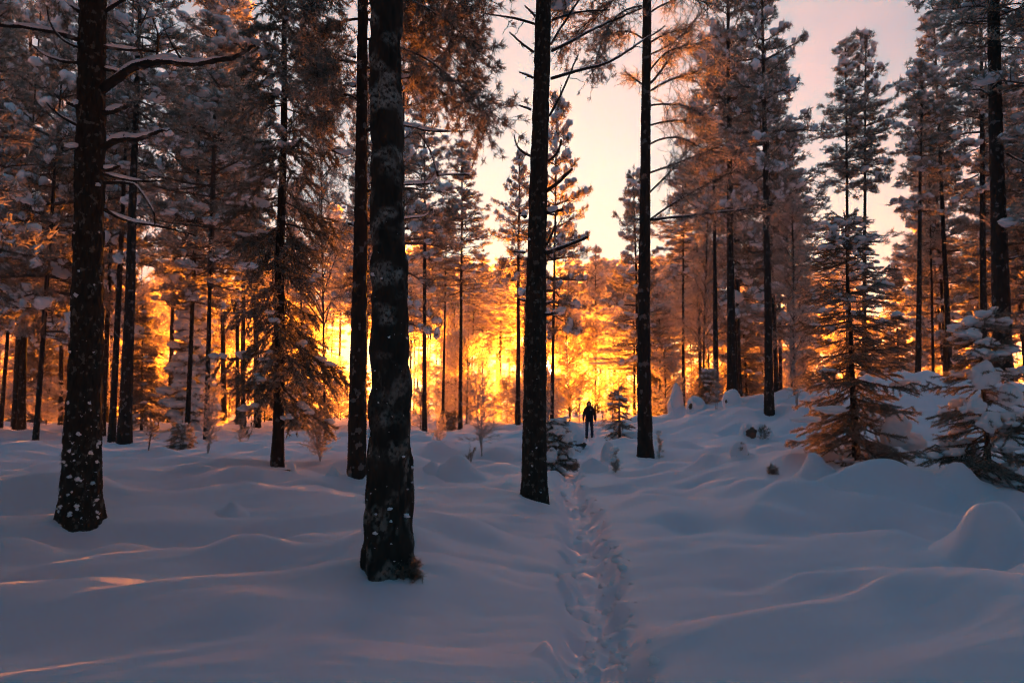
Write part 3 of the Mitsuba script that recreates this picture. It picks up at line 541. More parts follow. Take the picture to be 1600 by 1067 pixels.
def bough(key, px_pts, Y, w0, w1, snow=0.6, dY=0.0, bsdf='bark', seed=0, twigs=0, name='branch', rime=0, needles=0):
    """A bare branch through pixel points from the trunk outwards, dY metres nearer or farther at its end; snow lies along its top."""
    rng = np.random.default_rng(seed + 1000)
    n = len(px_pts); P = np.array([at(x, y, Y + dY * i / max(1, n - 1)) for i, (x, y) in enumerate(px_pts)])
    m = max(8, 5 * n); p = smooth_path(P, m); L = np.sum(np.linalg.norm(np.diff(p, axis=0), axis=1))
    p = p + np.cumsum(rng.normal(0, 0.006 * L ** 0.5, p.shape), 0) * np.linspace(0, 1, m)[:, None]
    rad = np.interp(np.linspace(0, 1, m), [0, 1], [w0 / 2 / FOC * Y, w1 / 2 / FOC * Y])
    parts = [tube(p, rad, 7, rough=rad[0] * 0.25, seed=seed, freq=14)]
    for _ in range(twigs):
        i = rng.integers(m // 4, m); d = unit(unit(p[-1] - p[0]) * 0.5 + rng.normal(0, 0.7, 3) + [0, 0, 0.1]); l = rng.uniform(0.12, 0.4) * min(1.5, L)
        q = p[i] + d * (l * np.linspace(0, 1, 5))[:, None] + np.cumsum(rng.normal(0, 0.02, (5, 3)), 0); parts.append(tube(q, np.linspace(rad[i] * 0.5, 0.004, 5), 4))
    if rime:
        # fine side twigs furred with rime, and, where the bough is green, needle tufts at their ends
        st = rng.uniform(0.2, 1.0, rime); q = np.stack([np.interp(st * (m - 1), np.arange(m), p[:, c]) for c in range(3)], 1); ax = unit(p[-1] - p[0])
        d = unit(ax * 0.5 + rng.normal(0, 0.6, (rime, 3)) + [0, 0, -0.15]); l = rng.uniform(0.25, 0.75, rime) * min(1.2, 0.35 + 0.35 * L); e = q + d * l[:, None] + rng.normal(0, 0.06, (rime, 3)) - np.array([0, 0, 0.15]) * l[:, None]
        parts.append(prisms(q, e, 0.007, 0.004)); j = np.repeat(np.arange(rime), 6); u = rng.uniform(0.15, 1, len(j))[:, None]; b = q[j] + (e[j] - q[j]) * u
        d2 = unit(d[j] * 0.6 + rng.normal(0, 0.6, (len(j), 3)) + [0, 0, -0.2]); l2 = rng.uniform(0.06, 0.22, len(j)); g = [blades(rng, b, d2, l2, 0.022, 0.5)]
        b3 = b + d2 * l2[:, None] * 0.7; g.append(blades(rng, b3, d2 + rng.normal(0, 0.9, (len(b3), 3)), 0.09, 0.018, 0.6))
        if needles:
            c = np.repeat(np.concatenate([e, b[::3]]), needles, 0); g.append(blades(rng, c + rng.normal(0, 0.02, c.shape), rng.normal(0, 1, c.shape) + np.repeat(np.concatenate([d, d2[::3]]), needles, 0), rng.uniform(0.10, 0.18, len(c)), 0.024, 0.25))
    k = add(name, cat_mesh(parts), bsdf, key, smooth=True)
    if rime:
        mm, cc = join_c(g); kk = key_of('needles' if needles else 'rime', k); scene[kk] = mikit.ply(mm, 'needle' if needles else 'leaf', color=cc); tag(kk, kind='stuff')
    if snow > 0:
        s = np.linspace(0, 1, m); a = int(rng.uniform(0, 0.1) * m); b = int(m * (1 - rng.uniform(0, 0.35)))
        if b - a > 4:
            q = p[a:b].copy(); th = (rad[a:b] * 1.05 + 0.012) * snow * (0.65 + 0.7 * fb(q * 5 + seed, 2, 3)); e = np.sin(np.linspace(0, PI, b - a)) ** 0.35
            th = np.maximum(th * e, 0.003); q[:, 2] += rad[a:b] * 0.75 + th * 0.25
            add('snow', tube(q, th, 8, rough=float(th.max()) * 0.25, seed=seed + 5, freq=9), 'snow_clump', k, smooth=True)
    return k

def snow_flecks(key, tr, Y, y0, y1, count, seed, size=0.02):
    """Little lumps of snow caught in the bark."""
    rng = np.random.default_rng(seed); c = []
    for _ in range(count):
        py = y0 + (y1 - y0) * rng.random() ** 0.6; cx, r = tr(py); a = rng.uniform(-PI, 0)
        c.append([cx + math.cos(a) * r * 0.99, Y + math.sin(a) * r * 0.99, at(800, py, Y)[2]])
    k = key_of('snow_flecks', key); scene[k] = mikit.ply(lumps(rng, np.array(c), size * (0.25 + 1.5 * rng.random(count) ** 3), 1, 0.9, 0.9), 'snow_clump', smooth=True); tag(k, kind='stuff')

def top_crown(key, proto, px, Y, z0, z1, R):
    """The crown above the frame of a near trunk, on its own boughs."""
    p = at(px, 0, Y); m = T().translate([p[0], Y, z0]).rotate([0, 0, 1], _trng.uniform(0, 360)).scale([R / PROTO_R[proto]] * 2 + [(z1 - z0) / PROTO_H[proto]])
    scene[key] = {'type': 'instance', 'g': {'type': 'ref', 'id': 'group_' + proto}, 'to_world': m}
    for nme in GROUPS[proto]: labels[f'{key}__{nme}'] = {'kind': 'stuff'}
# the birch in front
Yb = gp(607, 893)[1]; birch = key_of('birch_tree'); tag(birch, 'thick dark birch with pale lichen patches standing nearest the camera', 'birch')
trb = big_trunk(birch, [(609, 905, 84), (607, 860, 82), (608, 780, 76), (610, 700, 70), (609, 600, 66), (609, 500, 63), (608, 400, 61), (606, 300, 58), (605, 200, 56), (603, 100, 55), (603, 0, 55)], Yb, 'bark_birch', 0.06, na=150, nz=520, amp=0.026, seed=3)
snow_flecks(birch, trb, Yb, 300, 880, 60, 3, 0.010)
# the left trunk
Ya = gp(125, 812)[1]; ta = key_of('pine_tree'); tag(ta, 'thick dark pine at left with snow-specked bark and snowy side branches', 'pine tree')
tra = big_trunk(ta, [(124, 822, 66), (126, 780, 60), (129, 700, 54), (133, 600, 50), (136, 500, 47), (138, 400, 45), (140, 300, 44), (142, 200, 43), (144, 100, 42), (145, 0, 41)], Ya, 'bark_fine', 0.08, na=130, nz=520, amp=0.016, kz=3.0, ka=14, seed=8)
snow_flecks(ta, tra, Ya, 600, 815, 150, 4, 0.015); snow_flecks(ta, tra, Ya, 200, 600, 30, 5, 0.014)
A = [([(160, 140), (185, 122), (215, 103), (245, 98), (290, 100), (330, 97), (375, 88), (402, 72)], 15, 4, .9, -.5, 3), ([(162, 231), (185, 219), (215, 217), (250, 205)], 12, 5, 1.0, -.3, 2),
     ([(162, 177), (182, 175), (201, 172)], 9, 6, 1.1, -.2, 0), ([(162, 74), (200, 78), (250, 82)], 7, 3, .9, .3, 1), ([(161, 266), (180, 264), (188, 262)], 8, 5, 1., 0, 0), ([(162, 272), (205, 280), (258, 279)], 6, 2, 1., .3, 1),
     ([(162, 286), (205, 287), (225, 305), (237, 330), (235, 352)], 5, 2, .5, -.3, 1), ([(162, 327), (200, 345), (250, 355), (305, 372)], 6, 2, .8, .5, 2), ([(162, 108), (180, 112), (205, 120)], 6, 3, 1., .2, 1),
     ([(123, 63), (80, 50), (40, 42), (0, 38), (-40, 30)], 8, 4, .9, -.3, 2), ([(123, 98), (85, 92), (50, 72)], 6, 2, .6, .3, 1), ([(124, 197), (100, 185), (72, 160)], 5, 2, .5, -.3, 1), ([(124, 167), (108, 163)], 8, 6, 1.1, 0, 0),
     ([(124, 230), (97, 232)], 7, 5, 1.1, -.2, 0), ([(126, 20), (105, 2), (90, -20)], 7, 4, .9, .2, 1), ([(124, 75), (95, 60), (75, 15)], 4, 2, .4, -.2, 1), ([(165, 18), (200, -5)], 7, 4, .8, -.2, 1), ([(245, 96), (247, 60), (240, 30)], 5, 2, .5, 0, 1)]
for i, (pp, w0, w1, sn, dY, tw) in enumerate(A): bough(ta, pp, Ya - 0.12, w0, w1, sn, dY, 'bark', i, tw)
# the stubby central trunk
Yd = gp(835, 779)[1]; td_ = key_of('pine_tree'); tag(td_, 'dark central pine trunk with many dead stubs beside the footpath', 'pine tree')
trd = big_trunk(td_, [(835, 788, 44), (835, 760, 41), (835, 680, 38), (836, 600, 36), (837, 500, 34), (839, 400, 32), (841, 300, 30), (844, 200, 28), (847, 100, 27), (849, 0, 26)], Yd, 'bark_fine', 0.05, na=110, nz=460, amp=0.011, kz=3.0, ka=14, seed=14)
snow_flecks(td_, trd, Yd, 300, 770, 30, 6, 0.012)
D = [([(836, 38), (800, 28), (755, 18)], 4, 2, .3, -.4, 3), ([(834, 82), (815, 68), (798, 52)], 4, 2, .4, -.2, 2), ([(836, 26), (822, 10)], 4, 2, .5, 0, 1), ([(833, 122), (812, 112)], 4, 2, .5, .1, 1), ([(830, 172), (812, 166)], 4, 3, .4, 0, 0),
     ([(829, 244), (808, 228), (802, 210)], 4, 2, .3, -.2, 1), ([(862, 80), (890, 66), (920, 50), (970, 28), (1025, 2)], 5, 2, .5, .5, 4), ([(861, 70), (880, 38), (908, 0)], 4, 3, .2, -.2, 1), ([(861, 123), (900, 112), (950, 98), (990, 75), (1042, 42)], 5, 2, .4, .6, 4),
     ([(858, 182), (880, 140), (903, 86)], 4, 2, .2, -.3, 2), ([(856, 252), (872, 237), (880, 217)], 4, 3, .3, -.1, 0), ([(854, 298), (875, 283), (893, 264)], 6, 4, .2, -.2, 0), ([(853, 333), (868, 330), (882, 329)], 6, 4, 1.3, -.1, 0),
     ([(852, 396), (885, 385), (917, 372)], 7, 4, .5, -.3, 0), ([(851, 386), (863, 367), (871, 348)], 4, 3, .3, 0, 0), ([(851, 492), (868, 490)], 5, 4, .6, 0, 0), ([(851, 474), (868, 470)], 4, 3, .4, .1, 0), ([(863, 32), (900, 20), (952, 12)], 4, 2, .3, .3, 2),
     ([(822, 340), (814, 333)], 6, 5, 1.2, 0, 0), ([(821, 395), (800, 393)], 4, 2, .5, 0, 0), ([(822, 470), (812, 468)], 4, 3, .5, 0, 0)]
for i, (pp, w0, w1, sn, dY, tw) in enumerate(D): bough(td_, pp, Yd - 0.08, w0, w1, sn, dY, 'bark', 50 + i, tw)
# the bare straight trunk on the right of the path
Ye = gp(1009, 714)[1]; te = key_of('pine_tree'); tag(te, 'straight bare pine trunk at the foot of the knoll, right of the footpath', 'pine tree')
tre = big_trunk(te, [(1009, 722, 27), (1008, 690, 24), (1007, 600, 21), (1006, 500, 20), (1007, 400, 18.5), (1008, 300, 17), (1009, 200, 16), (1010, 100, 15), (1011, 0, 14)], Ye, 'bark', 0.05, na=60, nz=300, amp=0.012, kz=2.5, ka=9, seed=20)
E = [([(1017, 130), (1045, 95), (1062, 66)], 4, 2, .2, .4, 3), ([(1017, 142), (1050, 125), (1090, 115), (1128, 104)], 3, 1.5, .5, .6, 5), ([(1016, 165), (1060, 165), (1104, 192)], 3, 1.5, .5, -.6, 5), ([(1016, 196), (1060, 190), (1108, 196)], 3, 1.5, .5, .6, 5),
     ([(1016, 300), (1060, 255), (1098, 212)], 3, 1.5, .2, .5, 4), ([(1016, 343), (1060, 312), (1100, 287), (1148, 263)], 3, 1.5, .4, .7, 5), ([(1016, 344), (1080, 337), (1140, 330), (1205, 314)], 4, 1.5, .5, -.8, 6), ([(1003, 132), (980, 114)], 3, 1.5, .3, 0, 2),
     ([(1017, 66), (1040, 55), (1080, 45)], 3, 1.5, .4, .4, 4), ([(1017, 85), (1060, 60), (1095, 20)], 3, 1.5, .3, .4, 4), ([(1003, 60), (975, 50), (940, 55)], 3, 1.5, .4, .3, 4), ([(1003, 345), (985, 340)], 3, 1.5, .5, 0, 1)]
for i, (pp, w0, w1, sn, dY, tw) in enumerate(E): bough(te, pp, Ye, w0, w1, sn, dY, 'bark', 90 + i, tw, rime=20 * tw)
E2 = [([(1003, -30), (960, 0), (900, 50), (870, 75)], 3, 1), ([(1003, 10), (970, 20), (940, 60), (925, 110)], 3, 1), ([(1004, -60), (950, -40), (890, 0), (862, 30)], 3, 1), ([(1016, 20), (1060, 0), (1110, 10)], 3, 1), ([(1016, -20), (1070, -40), (1130, -30)], 3, 1), ([(1016, 110), (1050, 80), (1100, 70)], 3, 1), ([(1016, 225), (1060, 215), (1110, 235), (1160, 240)], 3, 1), ([(1016, 270), (1070, 250), (1130, 225)], 3, 1)]
for i, (pp, w0, w1) in enumerate(E2): bough(te, pp, Ye, w0, w1, .3, 0.6 * (-1) ** i, 'bark', 110 + i, 3, rime=80, needles=8 if i < 3 else 0)
# the pine behind the birch
Yc = gp(558, 741)[1]; tc = key_of('pine_tree'); tag(tc, 'dark pine close behind the thick birch, left side, with snowy crooked boughs', 'pine tree')
trc = big_trunk(tc, [(557, 750, 31), (558, 700, 30), (559, 600, 27), (561, 500, 25), (563, 400, 23), (564, 300, 21), (565, 200, 19), (566, 100, 18), (567, 0, 17)], Yc, 'bark', 0.06, na=70, nz=320, amp=0.013, kz=2.5, ka=9, seed=30)
C = [([(553, 235), (540, 241), (520, 235)], 5, 3, 1.6, -.3, 0), ([(556, 135), (535, 133)], 5, 3, 1.3, -.2, 0), ([(556, 90), (538, 84)], 5, 3, 1.2, 0, 0), ([(572, 125), (640, 122), (668, 103)], 5, 3, 1.2, .3, 2), ([(572, 205), (632, 196), (675, 205), (735, 205)], 6, 2, 1.2, .2, 4),
     ([(570, 300), (640, 288), (672, 287), (684, 275), (726, 278)], 6, 2, 1.1, .3, 3), ([(684, 275), (676, 245), (655, 208)], 4, 2, .5, .3, 1), ([(570, 350), (640, 340), (660, 338), (674, 326)], 5, 2, 1.1, .2, 2), ([(556, 352), (545, 350)], 5, 4, 1.2, 0, 0)]
for i, (pp, w0, w1, sn, dY, tw) in enumerate(C): bough(tc, pp, Yc, w0, w1, sn, dY, 'bark', 120 + i, tw)
C2 = [[(568, -60), (640, -40), (715, 0), (757, 55)], [(568, -20), (650, 5), (705, 40), (748, 85)], [(568, 30), (640, 45), (700, 85), (742, 130)], [(568, 60), (650, 85), (715, 130), (782, 188)], [(568, 105), (640, 115), (700, 150), (765, 205)], [(568, -110), (660, -80), (735, -25), (760, 10)], [(568, 10), (620, 0), (670, 20), (700, 60)],
      [(562, -30), (520, -20), (480, 20)], [(562, 30), (520, 40), (470, 90)], [(562, 100), (520, 95), (490, 130)], [(562, 160), (530, 150), (500, 190)]]
for i, pp in enumerate(C2): bough(tc, pp, Yc, 4, 1.2, .5, 0.8 * (-1) ** i, 'bark', 170 + i, 3, rime=80, needles=12)
# the trunk at the right edge
Yh = 20.0; th_ = key_of('pine_tree'); tag(th_, 'dark pine trunk on the knoll near the right edge of the photo', 'pine tree')
trh = big_trunk(th_, [(1567, 575, 27), (1565, 500, 26), (1562, 400, 24), (1559, 300, 21), (1556, 200, 20), (1554, 100, 18.5), (1552, 0, 17)], Yh, 'bark', 0.05, na=60, nz=300, amp=0.012, kz=2.5, ka=9, seed=40)
H_ = [([(1573, 240), (1590, 250), (1620, 262)], 3, 2, .8, 0, 2), ([(1571, 130), (1590, 135), (1615, 120)], 3, 2, .6, .2, 2), ([(1546, 150), (1525, 140), (1500, 150)], 3, 1.5, .6, .3, 3), ([(1576, 405), (1600, 400)], 3, 2, .6, 0, 1)]
for i, (pp, w0, w1, sn, dY, tw) in enumerate(H_): bough(th_, pp, Yh, w0, w1, sn, dY, 'bark', 150 + i, tw)

for k_, pr, px, Y, z0, z1, R in ((birch, 'birch0', 603, Yb, 6.5, 15, 3.0), (ta, 'pine1', 145, Ya, 8.3, 18, 3.0), (td_, 'pine3', 849, Yd, 9.3, 18, 2.4), (te, 'pine0', 1011, Ye, 14.3, 22, 2.3), (tc, 'pine1', 567, Yc, 11.5, 20, 2.8), (th_, 'pine2', 1552, Yh, 12.5, 20, 2.4)):
    top_crown(k_, pr, px, Y, z0, z1, R)

# ------------------------------------------------------------------ young spruces
def young(px, py, top, R_px, label, seed, snow=30, big=(), Rh=None, **kw):
    """A small spruce from ground pixel (px, py) up to row top; big: large snow masses (x, y, w, h, depth) resting in it."""
    p = gp(px, py); Y = p[1]; H = at(px, top, Y)[2] - p[2]; k = key_of('young_spruce'); tag(k, label, 'young spruce')
    m = np.eye(4); m[:3, 3] = p
    z = np.linspace(-0.15, H * 0.97, 12); rng = np.random.default_rng(seed)
    scene[k + '__trunk'] = mikit.ply(tube(np.stack([p[0] + 0.01 * np.sin(3 * z), p[1] + 0 * z, p[2] + z], 1), np.maximum(0.006, 0.016 * H * (1 - z / H)), 8, rough=0.004, freq=12), 'bark', smooth=True)
    put_parts(spruce_crown(seed, H, R_px / FOC * Y, snow=snow, **kw), k, m, 'needle')
    for x, y, w, h, dy in big:
        c = at(x, y, Y + dy); r = rng.uniform(0, 99); b = np.array(ICO[3].vertices)
        v = c + b * (1 + 1.5 * (fb(b * 1.1 + r, 3, 1) - 0.5))[:, None] * [0.42 * w / FOC * Y, 0.3 * (w + h) / 2 / FOC * Y, 0.40 * h / FOC * Y]
        add('snow_clump', (v, ICO[3].faces), 'snow_clump', k, smooth=True)
    return k
FINE = dict(blade=(0.055, 0.013), step=0.20, tw=11, nb=5, hang=0.5, twig_len=0.34, snow_size=0.075, droop=0.45, power=0.62, frost=0.16)
young(1338, 722, 335, 108, 'big young spruce on the right with spread snowy boughs', 501, snow=38, big=[(1398, 672, 46, 62, -.5), (1425, 690, 40, 36, -.4), (1300, 640, 50, 14, -.7), (1380, 445, 34, 16, -.3), (1415, 600, 50, 16, -.4), (1260, 655, 50, 14, -.5)], **FINE)
young(1545, 748, 478, 92, 'heavily snow-laden young spruce at the right edge of the photo', 502, snow=75, big=[(1540, 590, 46, 44, -.4), (1577, 618, 36, 40, -.4), (1527, 635, 30, 28, -.5), (1545, 660, 34, 34, -.5), (1585, 690, 60, 26, -.6), (1520, 520, 28, 18, -.2)], **{**FINE, 'snow_size': 0.10})
young(868, 731, 655, 25, 'low snow-loaded young spruce just right of the central trunk', 503, snow=90, big=[(873, 672, 24, 20, -.3), (888, 684, 22, 16, -.3), (893, 706, 14, 20, -.3), (862, 712, 22, 22, -.4)], **{**FINE, 'step': .1, 'power': .6, 'tw': 10})
young(968, 683, 598, 17, 'slender young spruce on the snow right of the standing person', 504, snow=30, **{**FINE, 'blade': (0.10, 0.02), 'step': .22, 'tw': 5, 'nb': 3})
young(283, 702, 655, 17, 'small lone spruce sapling on the open snow at left', 505, snow=80, **{**FINE, 'blade': (0.09, 0.02), 'step': .1, 'power': .6, 'tw': 9})
young(1108, 622, 575, 15, 'crooked little snow-clad spruce on the knoll between two stumps', 506, snow=80, **{**FINE, 'blade': (0.11, 0.025), 'step': .15, 'tw': 9})
young(295, 668, 462, 36, 'narrow young spruce bearing thick snow clumps left of centre', 507, snow=95, **{**FINE, 'blade': (0.13, 0.03), 'step': .3, 'snow_size': .32, 'power': .3})
young(700, 672, 640, 16, 'tiny dark spruce among the trunks right of the birch', 508, snow=30, **{**FINE, 'blade': (0.15, 0.035), 'step': .18})

# ------------------------------------------------------------------ snow-covered boulders, stumps and hummocks
def snow_cap(name, x0, x1, y0, y1, label, cat, seed, under=None, dY=0.0, depth=0.9, lump=0.5, sink=0.35, taper=0.25):
    """A snow-covered lump filling the box x0..x1, y0..y1 of the photograph, standing where its foot meets the ground."""
    p = gp((x0 + x1) / 2, y1); Y = p[1] + dY; w = (x1 - x0) / 2 / FOC * Y; h = (y1 - y0) / FOC * Y; k = key_of(name); tag(k, label, cat)
    def skirt(hh, steep, spread):
        g = np.linspace(-2.0, 2.0, 49); gx, gy = np.meshgrid(g, g); X, Yg = p[0] + gx * w * spread, p[1] + dY + w * depth * 0.6 + gy * w * depth * spread
        r_ = np.hypot(gx, gy) * (1 + lump * 0.5 * n2(X / w * 0.8 + seed, Yg / w * 0.8, seed, 2)); Z = ground(X, Yg) + hh * (1 / (1 + (r_ / 0.8) ** steep) ) * (1 - sst(1.1, 1.85, r_)) * (1 + 0.5 * lump * n2(X / w + seed, Yg / w, seed + 3, 2)) - 0.05 * sst(1.2, 1.9, r_)
        i, j = np.meshgrid(np.arange(48), np.arange(48), indexing='ij'); q = np.stack([i * 49 + j, i * 49 + j + 1, (i + 1) * 49 + j + 1, (i + 1) * 49 + j], -1).reshape(-1, 4)
        return np.stack([X, Yg, Z], -1).reshape(-1, 3), np.vstack([q[:, [0, 1, 2]], q[:, [0, 2, 3]]])
    if name == 'snow_hummock' or not under and 'boulder' in name:
        scene[k] = mikit.ply(skirt(h * 0.95, 2.8 if name == 'snow_hummock' else 4.0, 1.0), 'snow', smooth=True); return k
    add('snow_foot', skirt(h * 0.35, 3.5, 1.15), 'snow', k, smooth=True)
    b = np.array(ICO[4].vertices); r = seed * 7.3; c = np.array([p[0], Y + w * depth * 0.6, p[2] + h * (1 - sink) * 0.5 - h * sink * 0.2])
    f = 1 + lump * (fb(b * 1.1 + r, 2, 1) - 0.5) + 0.12 * (fb(b * 3 + r, 2, 2) - 0.5)
    sq = np.sign(b) * np.abs(b) ** 0.85; sq = sq * np.stack([1 - taper * sst(-0.5, 1, b[:, 2]), 1 - taper * sst(-0.5, 1, b[:, 2]), 1 + 0 * b[:, 2]], 1)
    v = sq * f[:, None] * [w, w * depth, h * (0.5 + sink * 0.5)]; v = v + c
    add('snow_cover', (v, ICO[4].faces), 'snow', k, smooth=True)
    if under:
        for ux0, ux1, uy0, uy1 in under:
            uw, uh = (ux1 - ux0) / 2 / FOC * Y, (uy1 - uy0) / FOC * Y; q = at((ux0 + ux1) / 2, (uy0 + uy1) / 2 + 1, Y + uw * 0.4); b3 = np.array(ICO[3].vertices)
            add('rock' if 'boulder' in name else 'stump_wood', (q + b3 * (1 + 0.6 * (fb(b3 * 2 + r, 3, 5) - 0.5))[:, None] * [uw, uw * 0.8, uh * 0.55], ICO[3].faces), 'rock' if 'boulder' in name else 'twig', k, smooth=True)
    return k
snow_cap('snowy_boulder', 862, 917, 657, 697, 'large rounded boulder under deep snow with a dark foot, left of the person', 'boulder', 1, under=[(868, 915, 688, 702)], depth=1.0, lump=.3)
snow_cap('snowy_stump', 938, 966, 687, 726, 'upright snow-capped stump beside the path in front of the person', 'stump', 2, lump=.3)
snow_cap('snow_hummock', 902, 942, 714, 734, 'low smooth snow hummock just left of the upright snow-capped stump', 'snow mound', 3, lump=.3)
snow_cap('snow_hummock', 688, 747, 715, 745, 'bright domed snow hummock right of the birch with a small dark hole', 'snow mound', 4, lump=.4)
snow_cap('snow_hummock', 655, 705, 696, 713, 'flat snow hummock behind the bright domed one', 'snow mound', 5, lump=.4)
snow_cap('snow_hummock', 665, 688, 724, 738, 'smallest snow hummock at the left of the bright domed one', 'snow mound', 6, lump=.3)
snow_cap('snowy_stump', 1046, 1072, 601, 642, 'tallest pointed snow-covered stump at the left end of the knoll', 'stump', 7, under=[(1058, 1066, 631, 640)], lump=.6, taper=.4)
snow_cap('snowy_stump', 1074, 1106, 617, 642, 'wide snow-covered stump right of the tallest one on the knoll', 'stump', 8, under=[(1076, 1083, 630, 640)], lump=.5)
snow_cap('snowy_stump', 1130, 1163, 607, 634, 'round snow-topped stump in front of the three knoll trunks', 'stump', 9, under=[(1133, 1141, 622, 632), (1145, 1158, 624, 630)], lump=.3)
snow_cap('snow_hummock', 1140, 1158, 626, 635, 'small snow ball at the foot of the round stump on the knoll', 'snow mound', 10, lump=.3)
snow_cap('snowy_shrub', 1172, 1212, 658, 686, 'bent shrub buried under a rounded snow load on the knoll slope', 'shrub', 11, under=[(1166, 1188, 668, 684)], lump=.6)
snow_cap('snowy_shrub', 1158, 1182, 660, 686, 'smaller round snow load left of the buried shrub on the slope', 'shrub', 12, lump=.5)
snow_cap('snowy_shrub', 1146, 1172, 686, 716, 'peaked snow-covered tuft lowest on the knoll slope', 'shrub', 13, under=[(1152, 1160, 703, 713)], lump=.7)
snow_cap('snow_hummock', 1085, 1135, 709, 728, 'low snow hummock at the foot of the knoll right of the bare trunk', 'snow mound', 14, lump=.3)
snow_cap('snowy_boulder', 1508, 1625, 788, 864, 'big snow-covered boulder at the right edge in the foreground', 'boulder', 15, lump=.5, depth=.8)
snow_cap('snow_hummock', 343, 378, 789, 808, 'small frosty snow clump on the left foreground snow', 'snow mound', 16, lump=.6)
snow_cap('snowy_stump', 443, 461, 722, 738, 'small snow-topped stump right of the drooping spruce trunk', 'stump', 17, under=[(444, 460, 731, 738)], lump=.3)
snow_cap('snow_hummock', 511, 527, 728, 742, 'tiny snow lump left of the trunk behind the birch', 'snow mound', 18, lump=.4)
snow_cap('snow_hummock', 1310, 1480, 732, 775, 'broad snow bank in front of the big young spruce', 'snow mound', 19, lump=.5, depth=.6)
snow_cap('snow_hummock', 1256, 1300, 712, 745, 'narrow snow lump at the left foot of the big young spruce', 'snow mound', 20, lump=.5)
snow_cap('snow_hummock', 1480, 1545, 728, 770, 'snow lump under the boughs of the snow-laden right spruce', 'snow mound', 21, lump=.5)

# ------------------------------------------------------------------ leafless saplings and dry stalks furred with rime
def sapling(name, px, py, top, spread, stems, label, seed, frost=0.6, dens=1.0, th=1.0, cat='shrub', snowtip=0):
    p = gp(px, py); Y = p[1]; H = (py - top) / FOC * Y; S = spread / FOC * Y; rng = np.random.default_rng(seed); k = key_of(name); tag(k, label, cat)
    for q in range(stems):
        h = H * (1 if q == 0 else rng.uniform(0.5, 0.95)); az = rng.uniform(0, 2 * PI); lean = (0.12 if q == 0 else rng.uniform(0.2, 0.6)) * S
        s = np.linspace(0, 1, 9); path = p + np.stack([math.cos(az) * lean * s ** 1.4 + rng.normal(0, 0.01, 9) * h, math.sin(az) * lean * s ** 1.4 + rng.normal(0, 0.01, 9) * h, -0.08 + (h + 0.08) * s], 1)
        parts = [tube(path, np.linspace(0.010, 0.004, 9) * th * (0.6 + 0.25 * H), 5)]; g = []
        m = int(dens * (5 + 7 * h)); st = rng.uniform(0.2, 0.98, m); b = np.stack([np.interp(st, s, path[:, c]) for c in range(3)], 1)
        d = unit(np.stack([rng.normal(0, 1, m), rng.normal(0, 1, m), rng.uniform(0.1, 0.9, m)], 1)); l = S * (1.05 - st * 0.7) * rng.uniform(0.4, 1.0, m); e = b + d * l[:, None]
        parts.append(prisms(b, e, 0.005 * th, 0.003 * th)); j = np.repeat(np.arange(m), 7); u = rng.uniform(0.15, 1, len(j))[:, None]; c2 = b[j] + (e[j] - b[j]) * u
        d2 = unit(d[j] * 0.7 + rng.normal(0, 0.5, (len(j), 3))); l2 = l[j] * rng.uniform(0.15, 0.5, len(j)); parts.append(prisms(c2, c2 + d2 * l2[:, None], 0.0035 * th, 0.002 * th))
        jj = np.repeat(np.arange(len(j)), 4); b4 = c2[jj] + d2[jj] * (l2[jj] * rng.uniform(0, 1, len(jj)))[:, None]
        g.append(blades(rng, b4, d2[jj] + rng.normal(0, 0.7, (len(jj), 3)), rng.uniform(0.03, 0.08, len(jj)), 0.012 * th, frost))
        kk = key_of('stem', k); scene[kk] = mikit.ply(cat_mesh(parts), 'frost_twig' if frost > 0.4 else 'twig')
        mm, cc = join_c(g); kr = key_of('rime', kk); scene[kr] = mikit.ply(mm, 'leaf', color=cc); tag(kr, kind='stuff')
        if snowtip:
            add('snow_tip', lumps(rng, np.repeat(path[-1:], snowtip, 0) + rng.normal(0, 0.04, (snowtip, 3)), 0.06, 2), 'snow_clump', kk, smooth=True)
    return k
sapling('frosted_sapling', 752, 713, 570, 42, 4, 'tall white-furred bare sapling on the snow right of the birch', 601, dens=1.6, th=1.3, frost=.75)
sapling('bare_bush', 500, 720, 640, 38, 6, 'bare brown bush left of the dark trunk behind the birch', 602, dens=1.2, frost=.45)
sapling('frosted_sapling', 325, 708, 575, 20, 4, 'pale rimed sapling standing left of the drooping spruce', 603, dens=1.5, th=1.4, frost=.7)
sapling('dry_stalks', 232, 703, 640, 18, 5, 'dry leaning stalks in the snow right of the grey pine trunk', 604, dens=.5, frost=.35, cat='stalks')
sapling('frosted_plant', 1030, 718, 678, 9, 2, 'small rimed plant drooping right beside the bare straight trunk', 605, dens=1.4, frost=.7, cat='plant', snowtip=3)
sapling('frosted_plant', 962, 738, 702, 13, 3, 'little twig with a snow crown bending over the path edge', 606, dens=1.6, frost=.6, cat='plant', snowtip=5)
sapling('dry_twigs', 735, 724, 692, 14, 5, 'short dark dry twigs sticking out behind the bright domed hummock', 607, dens=.3, frost=.2, cat='twigs')
sapling('frosted_sapling', 683, 702, 640, 22, 4, 'thin rimed sapling at the right side of the birch trunk', 608, dens=1.2, frost=.7, th=1.2)
sapling('dry_tuft', 1207, 741, 728, 14, 6, 'small dark tuft poking from the snow below the knoll', 609, dens=.8, frost=.3, cat='plant')
sapling('dry_twigs', 640, 905, 872, 30, 9, 'tangle of thin dark twigs at the foot of the thick birch', 610, dens=.8, frost=.2, cat='twigs')
sapling('frosted_sapling', 1246, 640, 480, 34, 3, 'rimed leafless sapling left of the big young spruce', 611, dens=1.8, frost=.65, th=1.3)
sapling('dry_twigs', 1190, 690, 664, 18, 7, 'dark bent twigs poking from the buried shrub on the knoll slope', 620, dens=.6, frost=.3, cat='twigs')
